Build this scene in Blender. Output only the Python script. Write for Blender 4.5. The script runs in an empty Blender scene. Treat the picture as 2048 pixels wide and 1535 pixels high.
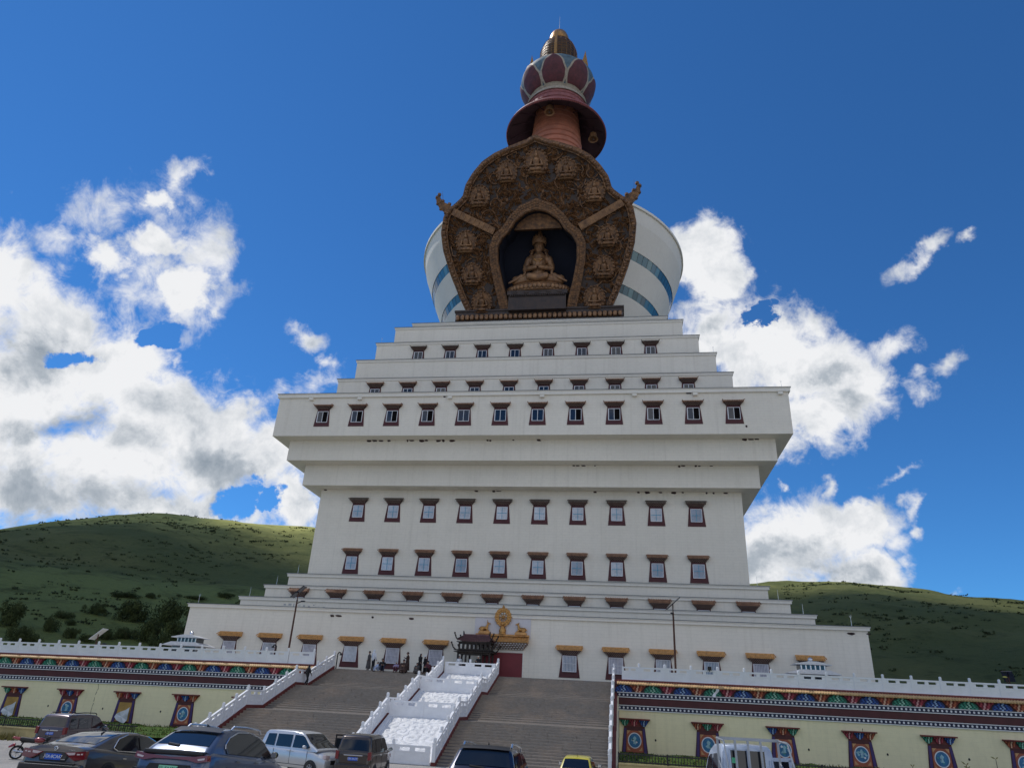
import bpy, bmesh, math, random
from mathutils import Vector, Matrix
R_=math.radians; PI=math.pi; sin=math.sin; cos=math.cos
rnd=random.Random(7)
S=bpy.context.scene
COL=S.collection
# ------------------------------------------------------------------ camera
CAM=Vector((11.2882,-101.7467,0.0)); YAW,PIT,ROL=R_(-9.64321873),R_(24.737451),R_(3.15478528); FPX=1388.639
Fv=Vector((sin(YAW)*cos(PIT),cos(YAW)*cos(PIT),sin(PIT))); R0=Vector((cos(YAW),-sin(YAW),0)); U0=R0.cross(Fv)
Rv=R0*cos(ROL)+U0*sin(ROL); Uv=-R0*sin(ROL)+U0*cos(ROL)
cd=bpy.data.cameras.new('camera'); cam=bpy.data.objects.new('camera',cd); COL.objects.link(cam)
cam.matrix_world=Matrix(((Rv.x,Uv.x,-Fv.x,CAM.x),(Rv.y,Uv.y,-Fv.y,CAM.y),(Rv.z,Uv.z,-Fv.z,CAM.z),(0,0,0,1)))
cd.sensor_width=36; cd.lens=36*FPX/2048; cd.clip_end=20000; cd.clip_start=.1; S.camera=cam
def ray(x,y): return Fv+Rv*((x-1024)/FPX)-Uv*((y-767.5)/FPX)
def by(x,y,Y): d=ray(x,y); return CAM+d*((Y-CAM.y)/d.y)
def at(x,y,dep): return CAM+ray(x,y)*dep
def lot(y):
    if y>-73: return -3.45
    if y>-85: return -3.45+(-73-y)*.085
    return min(-1.5,-2.43+(-85-y)*.053)
def onlot(x,dep,y=1500):
    p=at(x,y,dep); return Vector((p.x,p.y,lot(p.y)))
# ------------------------------------------------------------------ tagging
def tag(o,label=None,cat=None,group=None,kind=None):
    if label: o['label']=label
    if cat: o['category']=cat
    if group: o['group']=group
    if kind: o['kind']=kind
    return o
def empty(name,loc=(0,0,0),rz=0,label=None,cat=None,group=None):
    o=bpy.data.objects.new(name,None); COL.objects.link(o); o.location=loc; o.rotation_euler=(0,0,rz)
    o.empty_display_size=.2
    return tag(o,label,cat,group)
def link_copy(o,parent,loc=None,rz=None):
    c=o.copy(); COL.objects.link(c); c.parent=parent
    if loc is not None: c.location=loc
    if rz is not None: c.rotation_euler=(0,0,rz)
    return c
KIDS={}
def copy_tree(o,parent=None,loc=None,rz=None):
    c=link_copy(o,parent,loc,rz)
    for ch in KIDS.get(o.name,[]): 
        k=copy_tree(ch,c); KIDS.setdefault(c.name,[]).append(k)
    return c
# ------------------------------------------------------------------ mesh builder
class MB:
    def __init__(s): s.v=[]; s.f=[]; s.m=[]; s.sm=[]
    def add(s,vs,fs,m=0,smooth=False):
        b=len(s.v); s.v+=[tuple(p) for p in vs]
        for f in fs: s.f.append([i+b for i in f]); s.m.append(m); s.sm.append(smooth)
    def box(s,x0,x1,y0,y1,z0,z1,m=0,M=None):
        vs=[Vector((x,y,z)) for z in (z0,z1) for y in (y0,y1) for x in (x0,x1)]
        if M is not None: vs=[M@v for v in vs]
        s.add(vs,[(0,2,3,1),(4,5,7,6),(0,1,5,4),(2,6,7,3),(0,4,6,2),(1,3,7,5)],m)
    def cbox(s,c,d,m=0,M=None):
        s.box(c[0]-d[0]/2,c[0]+d[0]/2,c[1]-d[1]/2,c[1]+d[1]/2,c[2]-d[2]/2,c[2]+d[2]/2,m,M)
    def prism(s,poly,fn,m=0,smooth=False):
        # poly list of 2D; fn(p,k) -> 3D with k 0/1
        n=len(poly); vs=[fn(p,0) for p in poly]+[fn(p,1) for p in poly]
        s.add(vs,[tuple(range(n))[::-1],tuple(range(n,2*n))],m)
        s.add(vs,[(i,(i+1)%n,n+(i+1)%n,n+i) for i in range(n)],m,smooth)
    def xz(s,poly,y0,y1,m=0,smooth=False): s.prism(poly,lambda p,k:(p[0],(y0,y1)[k],p[1]),m,smooth)
    def yz(s,poly,x0,x1,m=0,smooth=False): s.prism(poly,lambda p,k:((x0,x1)[k],p[0],p[1]),m,smooth)
    def xy(s,poly,z0,z1,m=0,smooth=False): s.prism(poly,lambda p,k:(p[0],p[1],(z0,z1)[k]),m,smooth)
    def tube(s,p0,p1,r0,r1=None,n=8,m=0,caps=True):
        r1=r0 if r1 is None else r1
        p0=Vector(p0); p1=Vector(p1); d=(p1-p0).normalized()
        a=d.orthogonal().normalized(); b=d.cross(a)
        vs=[]
        for p,r in ((p0,r0),(p1,r1)):
            for i in range(n):
                t=2*PI*i/n; vs.append(p+a*(r*cos(t))+b*(r*sin(t)))
        s.add(vs,[(i,(i+1)%n,n+(i+1)%n,n+i) for i in range(n)],m,True)
        if caps: s.add(vs,[tuple(range(n))[::-1],tuple(range(n,2*n))],m)
    def path(s,ps,r,n=6,m=0):
        for a,b in zip(ps,ps[1:]): s.tube(a,b,r,n=n,m=m)
    def lathe(s,prof,c=(0,0,0),n=24,m=0,smooth=True,a0=0,a1=2*PI,M=None):
        full=abs(a1-a0-2*PI)<1e-6; k=n if full else n+1
        vs=[]
        for r,z in prof:
            for i in range(k):
                t=a0+(a1-a0)*i/n; p=Vector((c[0]+r*cos(t),c[1]+r*sin(t),c[2]+z))
                vs.append(M@p if M is not None else p)
        fs=[]
        for j in range(len(prof)-1):
            for i in range(n):
                i2=(i+1)%k; fs.append((j*k+i,j*k+i2,(j+1)*k+i2,(j+1)*k+i))
        s.add(vs,fs,m,smooth)
    def ball(s,c,r,m=0,n=10,M=None):
        rx,ry,rz=(r,r,r) if not hasattr(r,'__len__') else r
        vs=[];h=n//2
        for j in range(h+1):
            a=-PI/2+PI*j/h
            for i in range(n):
                t=2*PI*i/n; p=Vector((c[0]+rx*cos(a)*cos(t),c[1]+ry*cos(a)*sin(t),c[2]+rz*sin(a))); vs.append(M@p if M is not None else p)
        s.add(vs,[(j*n+i,j*n+(i+1)%n,(j+1)*n+(i+1)%n,(j+1)*n+i) for j in range(h) for i in range(n)],m,True)
    def cap(s,p0,p1,r0,r1,m=0,n=10):
        s.tube(p0,p1,r0,r1,n=n,m=m); s.ball(p0,r0,m,n); s.ball(p1,r1,m,n)
    def grid(s,P,m=0,smooth=True,close=False):
        h=len(P);w=len(P[0]); vs=[p for r in P for p in r]
        s.add(vs,[(j*w+i,j*w+(i+1)%w,(j+1)*w+(i+1)%w,(j+1)*w+i) for j in range(h-1) for i in range(w if close else w-1)],m,smooth)
    def build(s,name,mats,parent=None,loc=(0,0,0),rz=0,remesh=None,shift=None,fixn=True,bevel=None):
        me=bpy.data.meshes.new(name)
        vs=s.v if shift is None else [(a-shift[0],b-shift[1],c-shift[2]) for a,b,c in s.v]
        me.from_pydata(vs,[],s.f)
        if not isinstance(mats,(list,tuple)): mats=[mats]
        for t in mats: me.materials.append(t)
        me.polygons.foreach_set('material_index',s.m); me.polygons.foreach_set('use_smooth',s.sm)
        if fixn:
            bm=bmesh.new(); bm.from_mesh(me)
            bmesh.ops.remove_doubles(bm,verts=bm.verts,dist=1e-5) if fixn=='weld' else None
            bmesh.ops.recalc_face_normals(bm,faces=bm.faces); bm.to_mesh(me); bm.free()
        me.update()
        if any(s.sm): me.set_sharp_from_angle(angle=R_(42))
        o=bpy.data.objects.new(name,me); COL.objects.link(o)
        if parent is not None: o.parent=parent; KIDS.setdefault(parent.name,[]).append(o)
        o.location=loc; o.rotation_euler=(0,0,rz)
        if remesh:
            md=o.modifiers.new('r','REMESH'); md.mode='VOXEL'; md.voxel_size=remesh; md.use_smooth_shade=True
        if bevel:
            md=o.modifiers.new('b','BEVEL'); md.width=bevel; md.segments=2; md.limit_method='ANGLE'; md.angle_limit=R_(40)
        return o
def set_xf(o,rot): o.rotation_euler=rot
# ------------------------------------------------------------------ materials
def mat(name,col,rough=.75,metal=0,var=.1,scale=2.0,bump=0,bscale=20,spec=.5,coat=0,col2=None,v2=None,alpha=1):
    m=bpy.data.materials.new(name); m.use_nodes=True; nt=m.node_tree; N=nt.nodes; L=nt.links
    b=N['Principled BSDF']; b.inputs['Roughness'].default_value=rough; b.inputs['Metallic'].default_value=metal
    b.inputs['Specular IOR Level'].default_value=spec; b.inputs['Coat Weight'].default_value=coat; b.inputs['Coat Roughness'].default_value=.04
    tc=N.new('ShaderNodeTexCoord')
    if var or col2:
        no=N.new('ShaderNodeTexNoise'); no.inputs['Scale'].default_value=scale; no.inputs['Detail'].default_value=6; no.inputs['Roughness'].default_value=.65
        L.new(tc.outputs['Object'],no.inputs['Vector'])
        r=N.new('ShaderNodeValToRGB'); r.color_ramp.elements[0].position=.3; r.color_ramp.elements[1].position=.7
        c=col; d=col2 or tuple(min(1,x*(1+var)) for x in col); a=col if col2 else tuple(x*(1-var) for x in col)
        r.color_ramp.elements[0].color=(*a,1); r.color_ramp.elements[1].color=(*d,1)
        L.new(no.outputs['Fac'],r.inputs['Fac']); L.new(r.outputs['Color'],b.inputs['Base Color'])
    else: b.inputs['Base Color'].default_value=(*col,1)
    if bump:
        n2=N.new('ShaderNodeTexNoise'); n2.inputs['Scale'].default_value=bscale; n2.inputs['Detail'].default_value=5
        L.new(tc.outputs['Object'],n2.inputs['Vector'])
        bp=N.new('ShaderNodeBump'); bp.inputs['Strength'].default_value=bump; bp.inputs['Distance'].default_value=.05
        L.new(n2.outputs['Fac'],bp.inputs['Height']); L.new(bp.outputs['Normal'],b.inputs['Normal'])
    return m
class NB:
    def __init__(s,m):
        if isinstance(m,str):
            mm=bpy.data.materials.new(m); mm.use_nodes=True; s.mat=mm; s.nt=mm.node_tree
            s.b=s.nt.nodes['Principled BSDF']
        else: s.nt=m
        s.N=s.nt.nodes; s.L=s.nt.links
    def n(s,t,**k):
        x=s.N.new('ShaderNode'+t)
        for a,b in k.items():
            if a in('op','operation'): x.operation=b
            elif hasattr(x,a) and a not in ('inputs',): setattr(x,a,b)
        return x
    def lk(s,a,b): s.L.new(a,b)
    def math(s,op,a,b=None,c=None,clamp=False):
        x=s.N.new('ShaderNodeMath'); x.operation=op; x.use_clamp=clamp
        for i,v in enumerate((a,b,c)):
            if v is None: continue
            if isinstance(v,(int,float)): x.inputs[i].default_value=v
            else: s.L.new(v,x.inputs[i])
        return x.outputs[0]
    def mix(s,f,a,b,blend='MIX'):
        x=s.N.new('ShaderNodeMix'); x.data_type='RGBA'; x.blend_type=blend
        for i,v in ((0,f),(6,a),(7,b)):
            if isinstance(v,(int,float)): x.inputs[i].default_value=v
            elif isinstance(v,tuple): x.inputs[i].default_value=(*v,1)
            else: s.L.new(v,x.inputs[i])
        return x.outputs[2]
    def noise(s,vec,scale,detail=6,rough=.6,dist=0,out='Fac'):
        x=s.N.new('ShaderNodeTexNoise'); x.inputs['Scale'].default_value=scale; x.inputs['Detail'].default_value=detail
        x.inputs['Roughness'].default_value=rough; x.inputs['Distortion'].default_value=dist
        if vec is not None: s.L.new(vec,x.inputs['Vector'])
        return x.outputs[out]
    def ramp(s,f,stops):
        x=s.N.new('ShaderNodeValToRGB'); e=x.color_ramp.elements
        while len(e)<len(stops): e.new(.5)
        for k,(p,c) in zip(e,stops): k.position=p; k.color=(*c,1) if isinstance(c,tuple) else (c,c,c,1)
        s.L.new(f,x.inputs[0]); return x.outputs[0]
    def smooth(s,f,a,b):
        x=s.N.new('ShaderNodeMapRange'); x.interpolation_type='SMOOTHSTEP'; x.clamp=True
        s.L.new(f,x.inputs[0]); x.inputs[1].default_value=a; x.inputs[2].default_value=b
        return x.outputs[0]
    def mapping(s,vec,scale=(1,1,1),loc=(0,0,0),rot=(0,0,0)):
        x=s.N.new('ShaderNodeMapping'); s.L.new(vec,x.inputs[0]); x.inputs['Scale'].default_value=scale; x.inputs['Location'].default_value=loc; x.inputs['Rotation'].default_value=rot
        return x.outputs[0]
    def obj(s): return s.N.new('ShaderNodeTexCoord').outputs['Object']
    def bump(s,h,strength,dist=.05):
        x=s.N.new('ShaderNodeBump'); x.inputs['Strength'].default_value=strength; x.inputs['Distance'].default_value=dist
        s.L.new(h,x.inputs['Height']); s.L.new(x.outputs[0],s.b.inputs['Normal'])
def plaster(name,col,stain=(.45,.40,.32),line=.03,amt=.5):
    k=NB(name); o=k.obj(); k.b.inputs['Roughness'].default_value=.85
    big=k.noise(o,.12,4,.6); fine=k.noise(o,3.0,6,.7)
    st=k.noise(k.mapping(o,(1.2,1.2,.05)),1.6,5,.65)            # rain streaks run down the wall
    c=k.mix(k.smooth(big,.3,.75),tuple(x*.95 for x in col),tuple(min(1,x*1.03) for x in col))
    c=k.mix(k.math('MULTIPLY',k.smooth(st,.47,.80),amt),c,tuple(a*.55+b*.45*1.2 for a,b in zip(col,stain)))
    c=k.mix(k.math('MULTIPLY',k.smooth(fine,.45,.75),.12),c,stain)
    sx=k.N.new('ShaderNodeSeparateXYZ'); k.lk(o,sx.inputs[0]); cx=k.N.new('ShaderNodeCombineXYZ')
    k.lk(k.math('ADD',sx.outputs[0],sx.outputs[1]),cx.inputs[0]); k.lk(sx.outputs[2],cx.inputs[1])
    br=k.N.new('ShaderNodeTexBrick'); k.lk(cx.outputs[0],br.inputs['Vector']); br.inputs['Scale'].default_value=1
    br.inputs['Brick Width'].default_value=.9; br.inputs['Row Height'].default_value=.3; br.inputs['Mortar Size'].default_value=.012
    br.inputs['Color1'].default_value=(1,1,1,1); br.inputs['Color2'].default_value=(.98,.98,.975,1); br.inputs['Mortar'].default_value=(1-line*3,)*3+(1,)
    c=k.mix(1.0,c,br.outputs['Color'],'MULTIPLY'); k.lk(c,k.b.inputs['Base Color'])
    k.bump(fine,.15,.02); return k.mat
MT={}
MT['white']=plaster('white_plaster',(.87,.805,.69),amt=.6)
MT['white2']=plaster('white_render',(.87,.82,.73),line=.02,amt=.35)
MT['cream']=plaster('cream_plaster',(.90,.80,.53),stain=(.40,.35,.22),line=.02,amt=.5)
MT['coping']=mat('dark_coping',(.13,.14,.15),.6,.3,.3,1.5)
MT['maroon']=mat('maroon_paint',(.080,.015,.018),.6,0,.25,1.2)
MT['maroon2']=mat('dark_red_trim',(.16,.03,.026),.65,0,.3,1.2)
MT['door']=mat('red_door',(.20,.022,.03),.5,0,.12,.8)
MT['tile_gold']=mat('gold_tile',(.60,.31,.10),.5,.05,.35,4)
MT['tile_brown']=mat('brown_tile',(.29,.15,.085),.55,.05,.35,3)
MT['tile_dark']=mat('dark_tile',(.13,.10,.08),.6,.1,.35,3)
MT['tile_tan']=mat('tan_tile',(.60,.38,.18),.6,0,.25,3)
MT['brk']=mat('bracket_dark',(.045,.014,.014),.7,0,.3,3)
MT['brk_dot']=mat('bracket_light',(.26,.17,.13),.7,0,.3,3)
MT['brk_white']=mat('bracket_white',(.66,.64,.62),.7,0,.2,3)
MT['pvc']=mat('white_frame',(.74,.75,.77),.4,0,.05,3)
MT['bars']=mat('white_bars',(.76,.75,.77),.45,0,.1,3)
MT['glass']=mat('dark_glass',(.012,.018,.03),.06,0,0,spec=.9)
MT['glass_open']=mat('dark_opening',(.006,.005,.006),.9,0,0,spec=.1)
MT['glass_pale']=mat('pale_glass',(.46,.50,.57),.12,0,.25,1.3,spec=.8)
MT['curtain']=mat('pale_curtain',(.46,.45,.52),.5,0,.25,2.5)
MT['cyan']=mat('cyan_paint',(.10,.34,.48),.5,0,.1,3)
MT['gold']=mat('gilded',(.50,.26,.085),.36,.8,.25,5,bump=.2,bscale=9)
MT['bronze']=mat('old_bronze',(.33,.165,.07),.45,.35,0,2.3,bump=.6,bscale=3.2,col2=(.05,.032,.026))
MT['bronze_dk']=mat('dark_bronze',(.045,.036,.036),.6,.2,0,1.1,bump=.8,bscale=2.6,col2=(.085,.058,.045))
MT['bronze_lt']=mat('gilt_bronze',(.40,.215,.10),.45,.35,0,1.2,bump=.5,bscale=3,col2=(.13,.07,.042))
MT['navyback']=mat('niche_back',(.012,.016,.035),.8,0,.1,1)
MT['pinkred']=mat('pink_red_paint',(.36,.125,.12),.65,0,.3,1.3,col2=(.20,.07,.07))
MT['ringred']=mat('terracotta_rings',(.42,.15,.09),.6,0,.25,.7)
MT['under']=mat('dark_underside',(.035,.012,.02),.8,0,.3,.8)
MT['lotusred']=mat('lotus_red',(.14,.03,.038),.65,0,.35,1.2,col2=(.06,.018,.024))
MT['lotusblue']=mat('lotus_blue',(.13,.21,.26),.65,0,.35,1.1,col2=(.05,.085,.11))
MT['lotusrim']=mat('lotus_rim',(.38,.33,.26),.6,.2,.3,2)
MT['marble']=mat('white_marble',(.80,.80,.81),.55,0,.06,1.1,bump=.2,bscale=8)
MT['steel']=mat('steel',(.62,.63,.65),.25,.9,.1,3)
MT['black']=mat('black_metal',(.018,.018,.02),.5,.2,.2,4)
MT['rust']=mat('rust_pole',(.10,.045,.03),.7,.3,.4,2)
MT['iron']=mat('dark_iron',(.035,.03,.028),.6,.3,.3,3)
MT['navy']=mat('navy_paint',(.012,.016,.05),.6,0,.2,3)
MT['dotw']=mat('white_paint',(.74,.73,.76),.6,0,.08,3)
# ================================================================== the white tower
TZ=2.2
tower=empty('stupa_tower',(0,0,TZ),0,'huge white stepped stupa tower with rows of maroon framed windows','stupa')
SH=(0,0,TZ)
def tpart(name,mb,mats,parent=None,**k): return mb.build(name,mats,parent or tower,shift=SH,**k)
def shell(mb,w,z0,z1,m=0): mb.box(-w,w,-w,w,z0,z1,m)
def cornice(mb,w,z1,h=.34,over=0.0):
    # two step white cornice under a thin dark coping
    mb.box(-w+.07,w-.07,-w+.07,w-.07,z1-h,z1-.10,0); mb.box(-w,w,-w,w,z1-.10,z1-.035,0); mb.box(-w-.03,w+.03,-w-.03,w+.03,z1-.035,z1+.02,1)
# (cornice half width, top, wall half width, wall base)
tiers=[(33.0,7.84,32.76,TZ-6.2),(29.52,9.16,29.3,7.6),(27.8,10.68,27.58,9.0),(26.14,12.22,25.92,10.5)]
for w,z,ww,b in tiers:
    m=MB(); shell(m,ww,b,z-.34); o=tpart('tier_wall',m,MT['white'])
    c=MB(); cornice(c,w,z); tpart('cornice',c,[MT['white2'],MT['coping']],o)
m=MB(); shell(m,24.45,12.0,22.6); tpart('body_wall',m,MT['white'])
for w,z0,z1 in ((26.2,22.46,24.99),(27.9,24.985,27.48)):
    m=MB(); shell(m,w,z0,z1); tpart('corbel_step',m,MT['white'])
m=MB(); shell(m,29.45,27.475,32.5); o=tpart('gallery_wall',m,MT['white'])
c=MB(); cornice(c,29.72,32.82,.5); tpart('cornice',c,[MT['white2'],MT['coping']],o)
ups=[(24.77,37.11,24.6,32.6),(23.27,40.54,23.1,36.9),(21.57,43.99,21.4,40.3),(19.84,47.33,19.68,43.7),(18.02,49.0,17.86,47.1)]
for w,z,ww,b in ups:
    m=MB(); shell(m,ww,b,z-.34); o=tpart('tier_wall',m,MT['white'])
    c=MB(); cornice(c,w,z,.34); tpart('cornice',c,[MT['white2'],MT['coping']],o)
# small drain boxes below the gallery cornice
for x in (-25.3,-19.2,-8.2,2.6,13.0,19.6,28.6):
    m=MB(); m.cbox((x,-29.62,32.12),(.5,.36,.34)); m.box(x-.27,x+.27,-29.85,-29.40,32.29,32.34); tpart('drain_box',m,MT['white2'])
# broken coping patches in the soffit corners and along the lower cornice
def patch(x0,x1,y,z,seed):
    r=random.Random(seed); m=MB(); x=x0
    while x<x1:
        w=r.uniform(.18,.75); h=r.uniform(.06,.20); d=r.uniform(.05,.22)
        pts=[]; n=9
        for i in range(n):
            a=2*PI*i/n; pts.append((x+w/2+w/2*cos(a)*r.uniform(.7,1.1),z-h/2+h*.75*sin(a)*r.uniform(.6,1.2)))
        m.xz(pts,y-.012,y+.1); m.box(x+.05,x+w*.8,y-d,y,z-.03,z-.004)
        x+=w+r.choice((.02,.1,.5,.9))
    tpart('broken_coping',m,MT['brk'])
for i,(a,b,y,z) in enumerate(((-18.3,-15.6,-27.9,27.46),(-13.4,-10.8,-27.9,27.46),(-9.9,-8.0,-27.9,27.46),(-3.9,-3.4,-27.9,27.46),(-.9,-.1,-27.9,27.46),(1.9,2.5,-27.9,27.46),(24.4,26.4,-27.9,27.46),(5.9,8.4,-26.2,24.97),(17.6,21.6,-26.2,24.97),(-24.2,-23.0,-24.45,22.44),(-5.6,-5.2,-24.45,22.44),(-3.5,-3.0,-24.45,22.44),(8.2,9.2,-24.45,22.44),(13.1,18.4,-24.45,22.44),(20.6,23.6,-24.45,22.44),(18.6,20.0,-29.45,32.3),(-9.1,-8.6,-29.45,32.34),(-17.5,-16.7,-32.76,7.2),(-13.2,-12.9,-32.76,7.2),(-9.4,-9.0,-32.76,7.2),(31.0,32.6,-32.76,7.3),(24.6,25.2,-29.45,28.4))): patch(a,b,y,z,i)
# graffiti-like peeled marks on the second tier
m=MB(); r=random.Random(5)
for i in range(9):
    x=-24.3+i*.55; m.box(x,x+r.uniform(.1,.35),-29.31,-29.25,8.2+r.uniform(-.1,.25),8.28+r.uniform(.05,.3))
tpart('wall_stain',m,mat('grey_stain',(.42,.42,.42)))
# lightning rods
for x,y,z in ((-32.2,-32.4,7.84),(-28.6,-28.9,9.16),(-26.6,-27.2,10.68),(-25.1,-25.6,12.22),(25.0,-25.6,12.22),(26.6,-27.2,10.68),(28.4,-28.9,9.16),(31.6,-32.4,7.84),(28.9,-29.2,32.82),(22.9,-22.9,40.54),(-20.9,-21.2,43.99)):
    m=MB(); m.tube((x,y,z),(x,y,z+1.05),.02,.008,n=5); m.tube((x-.06,y,z+.02),(x+.06,y,z+.02),.03,n=5)
    if z<9 or z>30: 
        for dx in (-.12,.12): m.tube((x,y,z+.75),(x+dx,y,z+1.0),.012,.006,n=4)
    tpart('lightning_rod',m,MT['steel'])
# ---- windows: surround with hood, frame and panes; one template per kind, then copies that share the meshes
def roof_tiles(m,w,zt,zb,dep,n,mi,overs=.06,y0=0.0):
    h=zt-zb
    m.yz([(y0,zt),(y0-.10,zt),(y0-dep,zb+.05),(y0-dep,zb-.02),(y0,zb-.02)],-w/2,w/2,mi)
    for i in range(n):
        x=-w/2+(i+.5)*w/n; m.tube((x,y0-.08,zt+.005),(x,y0-dep-.03,zb+.055),w/n*.30,n=6,m=mi)
    m.tube((-w/2-overs,y0-.07,zt+.02),(w/2+overs,y0-.07,zt+.02),.055,n=6,m=mi)
    for sx in (-1,1): m.tube((sx*(w/2+overs*.4),y0-.06,zt+.03),(sx*(w/2+overs*1.2),y0-dep-.08,zb+.13),.05,n=6,m=mi)
def brackets(m,w0,w1,zt,zb,d0,d1,rows,n,mi,mj,y0=0.0):
    h=(zt-zb)/rows
    for r in range(rows):
        t=r/(rows-1); w=w0+(w1-w0)*t; d=d0+(d1-d0)*t; z1=zt-r*h; z0=z1-h
        m.box(-w/2,w/2,y0-d,y0,z0+h*.15,z1,mi)
        k=n-r
        for i in range(k):
            x=-w/2+(i+.5)*w/k; s=w/k*.27
            m.box(x-s,x+s,y0-d-.05,y0-d+.02,z0+h*.2,z1-h*.18,mj)
def window_kind(tile,glaze,hw,tile_h,brk_h,H,wt,wb,gw,gh,gz,dep=.55,bn=11):
    """z=0 at the hood top on the wall face y=0"""
    tot=tile_h+brk_h
    m=MB(); z0=-tot; z1=-tot-H
    # surround ring round the glazing
    m.xz([(-wt/2,z0+.02),(wt/2,z0+.02),(wb/2,z1),(-wb/2,z1)],-.05,.05)
    s=m.build('window',MT['maroon'],tower)
    h=MB(); roof_tiles(h,hw,0,-tile_h,dep,int(hw/.17),0)
    brackets(h,hw*.90,wt*1.04,-tile_h-.02,-tot,dep*.8,.16,4 if brk_h>.35 else 3,bn,1,2)
    h.build('hood',[MT[tile],MT['brk'],MT['brk_dot']],s)
    f=MB(); x=gw/2; zb=gz-gh; t=.055
    for a in ((-x,-x+t,zb,gz),(x-t,x,zb,gz),(-x,x,zb,zb+t),(-x,x,gz-t,gz)): f.box(a[0],a[1],-.115,-.04,a[2],a[3])
    p=MB(); 
    if glaze=='cross':
        f.box(-.028,.028,-.10,-.052,zb+t,gz-t,1); f.box(-x+t,x-t,-.098,-.054,zb+gh*.5-.03,zb+gh*.5+.03,1)
        p.box(-x+t,x-t,-.075,-.045,zb+t,gz-t); f.build('window_frame',[MT['pvc'],MT['cyan']],s); p.build('pane',MT['glass_pale'],s)
    elif glaze=='bars':
        for i in range(9):
            xx=-x+t+(i+.5)*(gw-2*t)/9; f.tube((xx,-.14,zb),(xx,-.14,gz),.020,n=5)
        for zz in (zb+.02,zb+gh*.5,gz-.02): f.tube((-x,-.15,zz),(x,-.15,zz),.016,n=5)
        p.box(-x+t,x-t,-.075,-.045,zb+t,gz-t); f.build('window_frame',MT['bars'],s); p.build('pane',MT['curtain'],s)
    else:
        a=-x+t; mid=0
        f.box(-.03,.03,-.11,-.052,zb+t,gz-t)
        f.box(a,a+.04,-.10,-.05,zb+t,gz-t); f.build('window_frame',MT['pvc'],s)
        p.box(-x+t,-.03,-.08,-.045,zb+t,gz-t,0); p.box(.03,x-t,-.08,-.045,zb+t,gz-t,{'two':0,'open':1,'half':2}[glaze]); p.build('pane',[MT['glass'],MT['glass_open'],MT['glass_pale']],s)
    return s
def place(t,first,x,y,z):
    if first: t.location=(x,y,z-TZ); return t
    return copy_tree(t,tower,(x,y,z-TZ)) if False else _dup(t,x,y,z)
def _dup(t,x,y,z):
    c=link_copy(t,tower,(x,y,z-TZ))
    for ch in KIDS.get(t.name,[]):
        q=link_copy(ch,c)
        if ch.name.startswith('pane') and len(q.material_slots)==1:
            v=rnd.choice(PANES['pale_glass' if 'pale' in q.material_slots[0].material.name else 'curtain'])
            if v: q.material_slots[0].link='OBJECT'; q.material_slots[0].material=v
    return c
PANES={'pale_glass':[None,None,mat('pale_glass_dim',(.30,.35,.42),.1,0,.35,1.1,spec=.8),mat('pale_glass_sky',(.56,.60,.66),.14,0,.3,1.0,spec=.8),mat('pale_glass_blue',(.20,.27,.38),.08,0,.3,1.4,spec=.9)],
 'curtain':[None,mat('curtain_warm',(.50,.47,.45),.6,0,.3,2.2),mat('curtain_dim',(.27,.26,.32),.5,0,.35,2),mat('curtain_maroon',(.26,.09,.14),.6,0,.3,2.5)]}
def rowof(t,xs,y,z):
    for i,x in enumerate(xs): place(t,i==0,x,y,z)
xs12=[(i-5.5)*4.285 for i in range(12)]; xs10=[(i-4.5)*4.325 for i in range(10)]; xs8=[(i-3.5)*4.39 for i in range(8)]
wA=window_kind('tile_gold','bars',2.34,.36,.40,1.95,1.40,1.93,1.31,1.40,-.82)
rowof(wA,[(i-6.5)*4.245 for i in (0,1,2,3,4,5,8,9,10,11,12,13)],-32.76,5.20)
wC=window_kind('tile_brown','half',2.14,.42,.44,1.0,1.36,1.55,1.18,.75,-.95)
rowof(wC,xs12,-27.58,10.42)
wB=window_kind('tile_dark','cross',2.16,.30,.36,2.14,1.50,1.93,1.24,1.46,-.86)
rowof(wB,xs10,-24.45,21.40)
wB2=window_kind('tile_brown','cross',2.16,.32,.38,2.14,1.50,1.93,1.24,1.46,-.88)
rowof(wB2,[(i-4.5)*4.305 for i in range(10)],-24.45,15.42)
wF=window_kind('tile_brown','open',2.16,.22,.36,2.12,1.48,1.93,1.34,1.42,-.80)
wF2=window_kind('tile_brown','two',2.16,.22,.36,2.12,1.48,1.93,1.34,1.42,-.80)
rowof(wF,[xs12[i] for i in (0,1,2,3,7,8,9,10,11)],-29.45,31.34); rowof(wF2,[xs12[i] for i in (4,5,6)],-29.45,31.34)
wG=window_kind('tile_brown','two',2.12,.26,.40,1.9,1.46,1.85,1.2,1.42,-.84)
rowof(wG,xs10,-24.6,36.46)
wI=window_kind('tile_dark','two',2.12,.24,.38,1.9,1.46,1.85,1.2,1.42,-.80)
rowof(wI,xs8,-21.4,43.30)
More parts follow.
